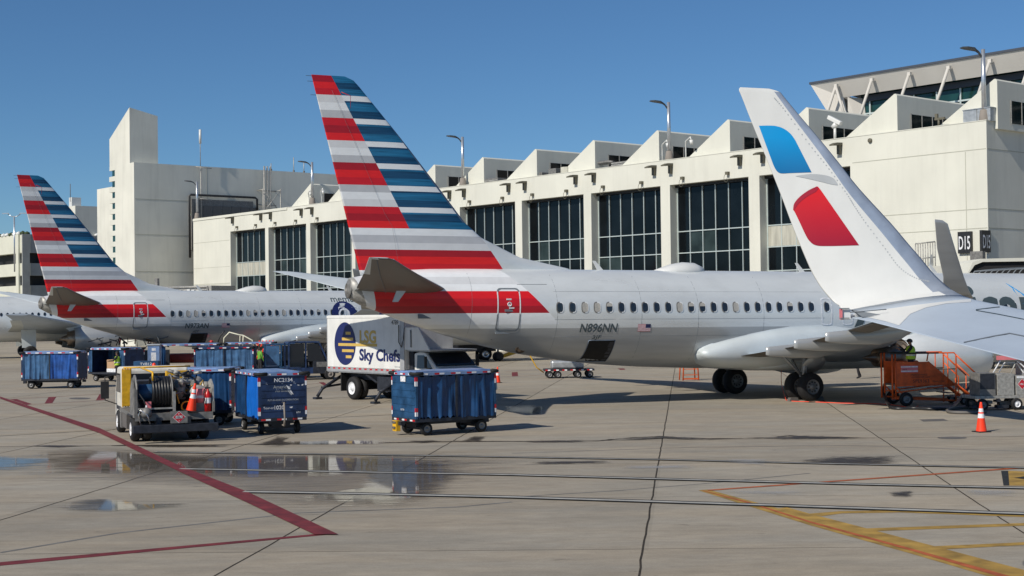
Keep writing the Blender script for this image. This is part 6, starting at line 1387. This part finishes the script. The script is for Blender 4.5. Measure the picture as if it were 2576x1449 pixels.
# ------------------------------------------------------------------ people
def person(label, loc, rz, pose, torso='cloth_dark', legs='cloth_dark', vest=None, hat=None, sleeve=None, h=1.76, group=None, legs_vis=True):
    t = thing('person', label, 'person', loc, rz, group); k = h/1.76
    # local: x forward, y left
    J = dict(pelvis=(0, 0, .95), waist=(0, 0, 1.1), chest=(0.0, 0, 1.32), neck=(.0, 0, 1.48), head=(.02, 0, 1.60), top=(.02, 0, 1.72))
    for s_, n in ((1, 'l'), (-1, 'r')):
        J[n+'sh'] = (0, .19*s_, 1.42); J[n+'el'] = (.03, .25*s_, 1.14); J[n+'wr'] = (.12, .25*s_, .90); J[n+'hip'] = (0, .1*s_, .9); J[n+'kn'] = (.03, .11*s_, .49); J[n+'an'] = (-.02, .12*s_, .08); J[n+'toe'] = (.16, .13*s_, .04)
    J.update(pose)
    E_ = [('pelvis', 'waist'), ('waist', 'chest'), ('chest', 'neck'), ('neck', 'head'), ('head', 'top')]
    for n in 'lr': E_ += [('chest', n+'sh'), (n+'sh', n+'el'), (n+'el', n+'wr'), ('pelvis', n+'hip'), (n+'hip', n+'kn'), (n+'kn', n+'an'), (n+'an', n+'toe')]
    Rd = dict(pelvis=(.15, .13), waist=(.15, .12), chest=(.17, .13), neck=(.06, .06), head=(.095, .105), top=(.07, .07), sh=(.075, .075), el=(.048, .048), wr=(.033, .033), hip=(.10, .10), kn=(.07, .07), an=(.048, .048), toe=(.045, .035))
    # fingers and thumb as short chains off the wrist
    names = list(J); 
    for n, s_ in (('l', 1), ('r', -1)):
        w = Vector(J[n+'wr']); e = Vector(J[n+'el']); d = (w-e).normalized(); a = d.orthogonal().normalized(); 
        J[n+'palm'] = tuple(w+d*.07); E_.append((n+'wr', n+'palm')); Rd[n+'palm'] = (.036, .022)
        for q in range(5):
            o = a*((q-1.5)*.02) if q < 4 else a*(-.055); ln = (.075, .085, .08, .06, .05)[q]; base = Vector(J[n+'palm'])+o*.8 if q < 4 else w+d*.03+o*.7
            tip = base+d*ln*(1 if q < 4 else .7)+(o*.3)+Vector((.02, 0, -.01)); J['%sf%d' % (n, q)] = tuple(tip); E_.append((n+'palm' if q < 4 else n+'wr', '%sf%d' % (n, q))); Rd['%sf%d' % (n, q)] = (.0095, .0095)
    names = list(J); idx = {n: i for i, n in enumerate(names)}
    me = bpy.data.meshes.new('body'); me.from_pydata([tuple(c*k for c in J[n]) for n in names], [(idx[a], idx[b_]) for a, b_ in E_], []); o = bpy.data.objects.new('body', me); COL.objects.link(o)
    md = o.modifiers.new('s', 'SKIN'); 
    if not me.skin_vertices:
        pass
    sv = me.skin_vertices[0].data if me.skin_vertices else None
    if sv is None: bpy.context.view_layer.objects.active = o; 
    for n in names:
        key = n if n in Rd else n[1:]; sv[idx[n]].radius = tuple(c*k for c in Rd[key]); sv[idx[n]].use_root = (n == 'pelvis')
    sb = o.modifiers.new('d', 'SUBSURF'); sb.levels = 1; sb.render_levels = 1
    dg = bpy.context.evaluated_depsgraph_get(); dg.update(); m2 = bpy.data.meshes.new_from_object(o.evaluated_get(dg)); bpy.data.objects.remove(o)
    o = bpy.data.objects.new('body', m2); COL.objects.link(o); o.parent = t
    m2.materials.clear(); sl = sleeve or torso
    for m_ in ('skin', torso, legs, sl, 'bag_black'): m2.materials.append(MATS[m_])
    Jv = {n: Vector(J[n])*k for n in names}
    segs = [(a, b_) for a, b_ in E_]
    for f in m2.polygons:
        f.use_smooth = True; c = f.center; best = None
        for a, b_ in segs:
            A1, B1 = Jv[a], Jv[b_]; d = B1-A1; u = max(0, min(1, (c-A1).dot(d)/max(1e-9, d.dot(d)))); q = (c-(A1+d*u)).length
            if best is None or q < best[0]: best = (q, a, b_, u)
        _, a, b_, u = best; s_ = a+b_
        if b_ in ('head', 'top') or a == 'head' or (b_ == 'head'): mi = 0
        elif 'palm' in s_ or 'f0' in s_ or 'f1' in s_ or 'f2' in s_ or 'f3' in s_ or 'f4' in s_: mi = 0
        elif 'toe' in b_: mi = 4
        elif 'kn' in s_ or 'hip' in s_ or 'an' in s_: mi = 2
        elif 'el' in b_ or 'wr' in b_: mi = 3
        else: mi = 1
        f.material_index = mi
    hd = Vector(J['head'])*k
    b = MB(); b.lathe(hd+Vector((-.015, 0, -.01)), (-.1, 0, 1), [(0, .108), (.05, .112), (.10, .095), (.13, .05), (.14, 0)], hat or 'hair', 16)
    if hat: b.prism([hd+Vector((.08, -.08, .06)), hd+Vector((.2, -.06, .045)), hd+Vector((.2, .06, .045)), hd+Vector((.08, .08, .06))], (0, 0, .012), hat)
    b.build('cap' if hat else 'hair', t)
    b = MB()                                # face: nose, eyes, mouth, ears
    b.prism([hd+Vector((.09, -.012, .0)), hd+Vector((.125, 0, -.015)), hd+Vector((.09, .012, 0)), hd+Vector((.092, 0, .035))], (0, 0, .001), 'skin')
    for s_ in (-1, 1): b.lathe(hd+Vector((.085, s_*.035, .02)), (1, 0, 0), [(0, .012), (.012, .008), (.014, 0)], 'hair', 8); b.lathe(hd+Vector((0, s_*.095, .0)), (0, s_, 0), [(0, .026), (.012, .022), (.014, 0)], 'skin', 8)
    b.box(hd+Vector((.088, 0, -.045)), (.012, .045, .008), 'placard_red'); b.build('face', t)
    if vest:
        pv, ch, wa = Vector(J['pelvis'])*k, Vector(J['chest'])*k, Vector(J['waist'])*k; nk = Vector(J['neck'])*k
        rings = []
        for c, rx, ry in ((pv+ZV*.0, .18, .19), (wa, .165, .185), (ch, .17, .215), (ch+(nk-ch)*.6, .13, .2), (nk-ZV*.02, .07, .10)):
            rings.append([c+Vector((rx*cos(q), ry*sin(q), 0)) for q in [2*pi*w_/20 for w_ in range(20)]])
        b = MB(); b.loft(rings, vest, cap=False)
        b.loft([[c+Vector(((rx+.006)*cos(q), (ry+.006)*sin(q), dz)) for q in [2*pi*w_/20 for w_ in range(20)]] for c, rx, ry, dz in ((wa, .166, .187, -.02), (wa, .166, .188, .03))], 'letter_white', cap=False); b.build('vest', t)
    return t
p = sm_ @ Vector((1.05, .45, Z1))
person('worker in yellow vest and cap reaching up from the orange stairs', sm_ @ Vector((.80, .30, .80)), .09+pi-.1, dict(rel=(.18, -.2, 1.28), rwr=(.38, -.16, 1.45), lel=(.2, .2, 1.2), lwr=(.42, .12, 1.32), head=(.05, 0, 1.6), top=(.05, 0, 1.72)), 'cloth_dark', 'cloth_dark', 'vest_yellow', 'bag_black', h=1.72)
person('person in grey walking under the wing of the near airliner', G(2160, 953), R(200), dict(lkn=(.12, .11, .5), lan=(.05, .12, .1), ltoe=(.22, .13, .05), rkn=(-.02, -.11, .5), ran=(-.22, -.12, .12), rtoe=(-.05, -.13, .05), rel=(-.15, -.25, 1.15), rwr=(-.1, -.25, .92)), 'cloth_grey', 'cloth_dark')
person('person in dark clothes with a yellow vest beside the open left cart', Vector((-22.3, 80.1, 0)), R(190), dict(lel=(.2, .25, 1.2), lwr=(.42, .2, 1.2)), 'cloth_dark', 'cloth_dark', 'vest_yellow')
person('person in a green shirt standing behind the open middle cart', at(654, 925, 86.0)*1-ZV*at(654, 925, 86.0).z, R(40), dict(), 'vest_green', 'cloth_dark')
person('person in red and white cap by the far cargo door', at(532, 865, 92)-ZV*at(532, 865, 92).z+ZV*.35, R(150), dict(), 'cloth_blue', 'cloth_dark', None, 'cap_red')
person('person in blue shirt standing far right below the wing', at(2372, 900, 75)-ZV*at(2372, 900, 75).z, R(90), dict(), 'cloth_blue', 'cloth_dark')
person('driver in yellow vest seated in the tug beside the catering truck', at(770, 957, 80.3)-ZV*at(770, 957, 80.3).z+ZV*.0, R(18), dict(pelvis=(-.2, 0, 1.05), waist=(-.22, 0, 1.15), chest=(-.2, 0, 1.38), neck=(-.18, 0, 1.52), head=(-.16, 0, 1.64), top=(-.16, 0, 1.76), lsh=(-.2, .19, 1.46), rsh=(-.2, -.19, 1.46), lhip=(-.1, .1, 1.02), rhip=(-.1, -.1, 1.02), lkn=(.25, .12, 1.05), rkn=(.25, -.12, 1.05), lan=(.3, .12, .75), ran=(.3, -.12, .75), ltoe=(.42, .12, .72), rtoe=(.42, -.12, .72), lel=(-.08, .25, 1.25), rel=(-.08, -.25, 1.25), lwr=(.1, .15, 1.3), rwr=(.1, -.15, 1.3)), 'cloth_dark', 'cloth_dark', 'vest_yellow')
# ------------------------------------------------------------------ refuelling cart, hoses and small things on the right
p = G(2497, 1030); gc = thing('hydrant_cart', 'grey refuelling cart with red diamond placard at the right edge', 'cart', (p.x, p.y, 0), R(10)); gc.scale = (.75, .75, .75)
b = MB(); b.bx(-1.2, 3.2, -.6, .7, .55, .68, 'equip_light'); b.bx(-.9, -.1, -.5, .5, .69, 1.75, 'equip_grey'); b.bx(-.88, -.15, -.52, -.501, 1.0, 1.72, 'frame_dark'); b.bx(0, .85, -.5, .5, .69, 1.7, 'equip_light'); b.bx(.95, 1.55, -.5, .5, .69, 1.6, 'equip_light'); b.build('body', gc, .02)
b = MB(); b.bx(.98, 1.5, -.507, -.502, 1.48, 1.58, 'letter_white'); q = lambda r_, y_: [(1.25+r_, y_, 1.2), (1.25, y_, 1.2+r_*1.1), (1.25-r_, y_, 1.2), (1.25, y_, 1.2-r_*1.1)]; b.face(q(.24, -.506), 'letter_white'); b.face(q(.22, -.510), 'placard_red'); put_text(b, '1863', (1.25, -.513, 1.16), (1, 0, 0), ZV, .12, 'letter_white', .24, .002, 0, True); b.build('placard', gc)
b = MB(); b.tube([(-.1, -.3, 1.75), (.3, -.3, 2.35), (1.0, -.3, 2.4), (1.6, -.3, 1.9), (1.75, -.3, .7)], .035, 'letter_white', 8); b.tube([(.3, -.1, 1.75), (.6, -.1, 2.2), (1.2, -.1, 2.2), (1.65, -.1, 1.6), (1.7, -.1, .7)], .03, 'letter_white', 8); b.cyl((.8, -.3, 1.7), (1.1, -.3, 2.3), .03, 'equip_light', 6); b.cyl((1.75, -.35, .8), (1.7, -.35, 1.5), .06, 'stairs_orange', 8); b.build('hose_boom', gc)
b = MB(); b.bx(1.7, 3.0, -.4, .6, .69, 1.9, 'frame_dark'); b.bx(.4, 3.2, -.45, .65, 2.42, 2.5, 'steel_plate'); b.cyl((2.6, -.7, 1.5), (3.4, -.7, 1.5), .35, 'lamp_metal', 20); b.bx(1.55, 1.65, -.45, .6, .69, 2.42, 'duct_metal'); b.bx(-.0, 1.2, -.46, -.44, 2.35, 2.55, 'bucket_pink'); b.bx(1.3, 1.9, -.46, -.44, 2.35, 2.55, 'letter_white'); b.bx(2.0, 2.9, -.46, -.44, 2.35, 2.55, 'bucket_pink'); b.build('canopy', gc)
for x_, yy in ((-.8, -.55), (.9, -.6), (1.6, -.6), (-.8, .6), (1.2, .6)): b = MB(); wheel(b, (x_, yy, .28), .28, .18, 'letter_white' if x_ == .9 else 'hub_grey'); b.build('wheel', gc)
b = MB(); rnd = random.Random(8)
for k in range(10): c = Vector((rnd.uniform(-1.2, 1.2), rnd.uniform(-.6, .2), rnd.uniform(.15, .5))); b.box(c, (rnd.uniform(.2, .6), .3, rnd.uniform(.08, .2)), rnd.choice(['frame_dark', 'equip_grey', 'steel_plate']))
b.build('underframe', gc)
def ground_tube(name, label, cat, P, r, m, z=None):
    b = MB(); Q = [G(u, v, 0)+ZV*(r if h is None else h) for u, v, h in P]; QQ = [tuple(q) for q in Q]; b.tube(curve_pts(QQ, 6) if len(QQ[0]) == 2 else [Vector(q) for q in cr3(Q)], r, m, 8); o = b.build(name); return tag(o, label, cat)
def cr3(P, k=6):
    out = []
    for i in range(len(P)-1):
        P0, P1, P2, P3 = P[max(i-1, 0)], P[i], P[i+1], P[min(i+2, len(P)-1)]
        for j in range(k):
            t_ = j/k; out.append(.5*((2*P1)+(P2-P0)*t_+(2*P0-5*P1+4*P2-P3)*t_*t_+(3*P1-P0-3*P2+P3)*t_**3))
    out.append(P[-1]); return out
ground_tube('fuel_hose', 'thick black hose curving under the orange stairs', 'hose', [(2240, 1012, 1.0), (2226, 1014, .7), (2226, 1018, .3), (2245, 1030, None), (2300, 1031, None), (2350, 1033, None), (2395, 1028, None), (2420, 1018, .3), (2450, 1014, .75), (2480, 1014, .7), (2520, 1020, None)], .06, 'hose_black')
ground_tube('fuel_hose', 'dark red hose loop lying on the apron left of the cone', 'hose', [(2480, 1040, None), (2440, 1042, None), (2395, 1041, None), (2383, 1037, None), (2395, 1032, None), (2420, 1030, None), (2460, 1028, None)], .055, 'steel_plate')
ground_tube('ground_cable', 'thin orange cable running from the near wheels to the stairs', 'cable', [(1968, 975, 1.2), (1966, 990, .5), (1975, 1003, .1), (1985, 1009, None), (2050, 1012, None), (2120, 1015, None), (2190, 1016, None), (2240, 1019, None), (2290, 1026, None), (2310, 1022, None)], .014, 'cone_orange')
for nm, u, v, lb in (('wheel_chock', 1995, 1009, 'dark wheel chock left of the near outer wheel'), ('wheel_chock', 2058, 1006, 'dark wheel chock right of the near outer wheel')):
    q = G(u, v); b = MB(); b.prism([(-.22, -.1, 0), (.22, -.1, 0), (.16, -.1, .14), (-.16, -.1, .14)], (0, .2, 0), 'steel_plate'); o = b.build('wheel_chock'); o.location = q; o.rotation_euler = (0, 0, .38); tag(o, lb, 'wheel chock', 'wheel chocks by the near gear')
# dolly with grey load under the near fuselage
p = G(1427, 950); dl_ = thing('cargo_dolly', 'flat dolly with a grey wrapped load and yellow tow bar under the fuselage', 'dolly', (p.x, p.y, 0), R(2))
b = MB(); b.bx(-1.3, 1.45, -.7, .7, .40, .50, 'frame_dark'); tape(b, (-1.3, -.7, .45), (1.45, -.7, .45), (0, -1, 0), 6, .07); b.build('deck', dl_)
b = MB(); b.bx(-.9, .9, -.5, .5, .51, .95, 'duct_metal'); b.build('wrapped_load', dl_, .1)
for x_ in (-1.0, -.55, .55, 1.2):
    for yy in (-.6, .6): b = MB(); wheel(b, (x_, yy, .2), .2, .14); b.build('wheel', dl_)
b = MB(); b.tube([(-1.3, 0, .3), (-1.7, -.1, .6), (-2.05, -.1, 1.25), (-2.15, -.1, 1.3)], .035, 'yellow_paint', 6); b.build('tow_bar', dl_)
# small orange step ladder under the fuselage
p = G(1738, 957); lad = thing('step_ladder', 'small orange step ladder standing behind the belly near the rear wheels', 'ladder', (p.x, p.y, 0), .15)
b = MB()
for yy in (0, .7):
    for x_ in (-.42, .42): b.tube([(x_, yy, 0), (x_*.8, yy*.9+.0, 1.5)], .035, 'stairs_orange', 6)
for z in (.3, .6, .9, 1.2): b.bx(-.4, .4, 0, .15, z-.03, z, 'stairs_orange')
b.bx(-.42, .42, -.02, .0, .05, .12, 'stairs_orange'); b.build('frame', lad)
# distant service vehicle, under the near airliner's rear fuselage
p = G(1222, 907); sv_ = thing('service_truck', 'dark service truck with chrome wheel behind the catering truck cab', 'truck', (p.x, p.y, 0), R(10))
b = MB(); b.bx(-3.5, .8, 0, 2.2, .7, 1.25, 'frame_dark'); b.bx(-5.6, -1.2, .1, 2.2, 1.5, 1.65, 'equip_grey'); b.bx(-4.5, -3.9, 0, .1, 1.3, 2.7, 'equip_grey'); b.bx(-2.6, -2.2, .2, .6, 2.1, 2.6, 'letter_white'); b.bx(-5.5, 1.0, .4, 2.0, 2.6, 2.9, 'equip_grey'); b.bx(-4, -1.6, 0.1, .16, 2.15, 2.5, 'letter_white'); b.bx(-1.4, 0, 0, .1, 1.65, 2.0, 'bag_black'); b.build('body', sv_)
for x_ in (-3.6, 0): 
    for yy in (.1, 2.0): b = MB(); wheel(b, (x_, yy, .5), .5, .3, 'chrome'); b.build('wheel', sv_)
b = MB(); b.prism([(1.0, -.4, .1), (1.2, -.4, .4), (2.4, -.4, .9), (2.3, -.4, .5)], (0, .5, 0), 'yellow_paint'); b.build('yellow_chute', sv_)
# equipment seen in the gap at the right below the wing
p = at(2400, 900, 82); eq = thing('loader_vehicle', 'yellow and grey loader in the gap right of the engine below the wing', 'loader', (p.x, p.y, 0), .2)
b = MB(); b.bx(.3, 1.8, 0, 1.5, 1.3, 2.5, 'yellow_paint'); b.bx(.6, 1.4, -.02, 0, 1.6, 2.2, 'equip_grey'); b.bx(1.9, 3.4, 0, 1.5, 1.0, 2.9, 'bronze_fixture'); b.bx(3.5, 5, 0, 1.5, 1.1, 2.3, 'equip_light'); b.bx(0, 6, 0, 1.6, .5, .95, 'frame_dark'); b.build('body', eq)
b = MB(); b.bx(.1, .2, -.1, 0, .9, 2.9, 'yellow_paint'); b.bx(2.0, 5.5, -.05, -.01, 1.0, 1.2, 'bucket_pink'); b.build('rail', eq)
for x_ in (.8, 2.2, 4.6): b = MB(); wheel(b, (x_, 0, .35), .35, .25); b.build('wheel', eq)
# red bags on the ground behind the rear carts and under the far airliner's tail: small machinery
p = at(455, 905, 93); b = MB(); b.box((0, 0, 0), (3.2, .9, .6), 'bag_red'); o = b.build('baggage_pile', None, .2); o.location = (p.x, p.y, .9); tag(o, 'reddish brown pile of bags seen through the open cart in the middle', 'baggage')
p = at(700, 905, 93); lt = thing('step_ladder', 'orange folding ladders seen through the open cart beside the green shirt', 'ladder', (p.x-.9, p.y, 0), .1)
b = MB()
for k in range(5): b.tube([(k*.22-.8, 0, .6), (k*.22-.3, 0, 2.0)], .04, 'cone_orange', 6); b.tube([(k*.22-.3, .1, .6), (k*.22-.8, .1, 1.9)], .04, 'cardboard', 6)
b.build('frame', lt)
p = at(262, 868, 90); mp_ = thing('ground_loader', 'cluttered dark ground machine with pipes below the far tail', 'machine', (p.x, p.y, 0), .2)
b = MB(); rnd = random.Random(15); b.bx(-1.2, 4, 0, 1.2, .4, 1.5, 'frame_dark')
for k in range(34): c = Vector((rnd.uniform(-1.2, 3.6), rnd.uniform(0, 1.2), rnd.uniform(1.4, 2.1))); b.tube([c, c+Vector((rnd.uniform(-.3, .3), 0, rnd.uniform(.1, .6))), c+Vector((rnd.uniform(-.8, .8), 0, rnd.uniform(.0, .5)))], rnd.uniform(.02, .06), rnd.choice(['frame_dark', 'equip_grey', 'equip_light', 'frame_dark', 'placard_red']), 5)
b.build('body', mp_)
for x_ in (-.6, 3): b = MB(); wheel(b, (x_, 0, .35), .35, .25); b.build('wheel', mp_)

# distant dark tree line far to the left of the apron, reflected in the concourse glass
b = MB(); rnd = random.Random(77)
for k in range(900):
    y = rnd.uniform(-160, 420); x = -340+rnd.uniform(-14, 14); hgt = 13+5*mnoise.noise(Vector((y*.03, 0, 0)))+3*mnoise.noise(Vector((y*.15, 3, 0))); z = rnd.uniform(0, hgt); r_ = rnd.uniform(1.5, 3.6)
    a = rnd.uniform(0, pi); q = Vector((x, y, z+r_)); u = Vector((cos(a), sin(a), rnd.uniform(-.4, .4)))*r_; v = Vector((rnd.uniform(-.4, .4), rnd.uniform(-.4, .4), 1))*r_
    b.face([q-u-v*.6, q+u*.7-v, q+u+v*.5, q+v, q-u*.8+v*.6], 'foliage')
b.bx(-352, -345, -160, 420, 0, 9, 'foliage'); o = b.build('tree_line'); o['kind'] = 'stuff'; tag(o, 'distant dark trees beyond the apron, reflected in the window bays', 'trees')

PW = lambda s, z, o=-.55: K0+E1*o+E2*s+ZV*z
for sx_, hh, lb in ((24.0, 2.2, 'short whip antenna on the grey block roof, left one of the pair'), (25.6, 1.7, 'short whip antenna on the grey block roof, right one of the pair'), (20.5, 1.2, 'stubby antenna on the grey block roof above the truss mast')):
    b = MB(); b.cyl(PW(sx_, 22.7, 2.0), PW(sx_, 22.75+hh, 2.0), .06, 'equip_light', 6); b.cyl(PW(sx_, 22.7, 2.0), PW(sx_, 23.2, 2.0), .14, 'steel_plate', 8); o = b.build('roof_antenna'); tag(o, lb, 'antenna', 'short antennas on the grey block roof')
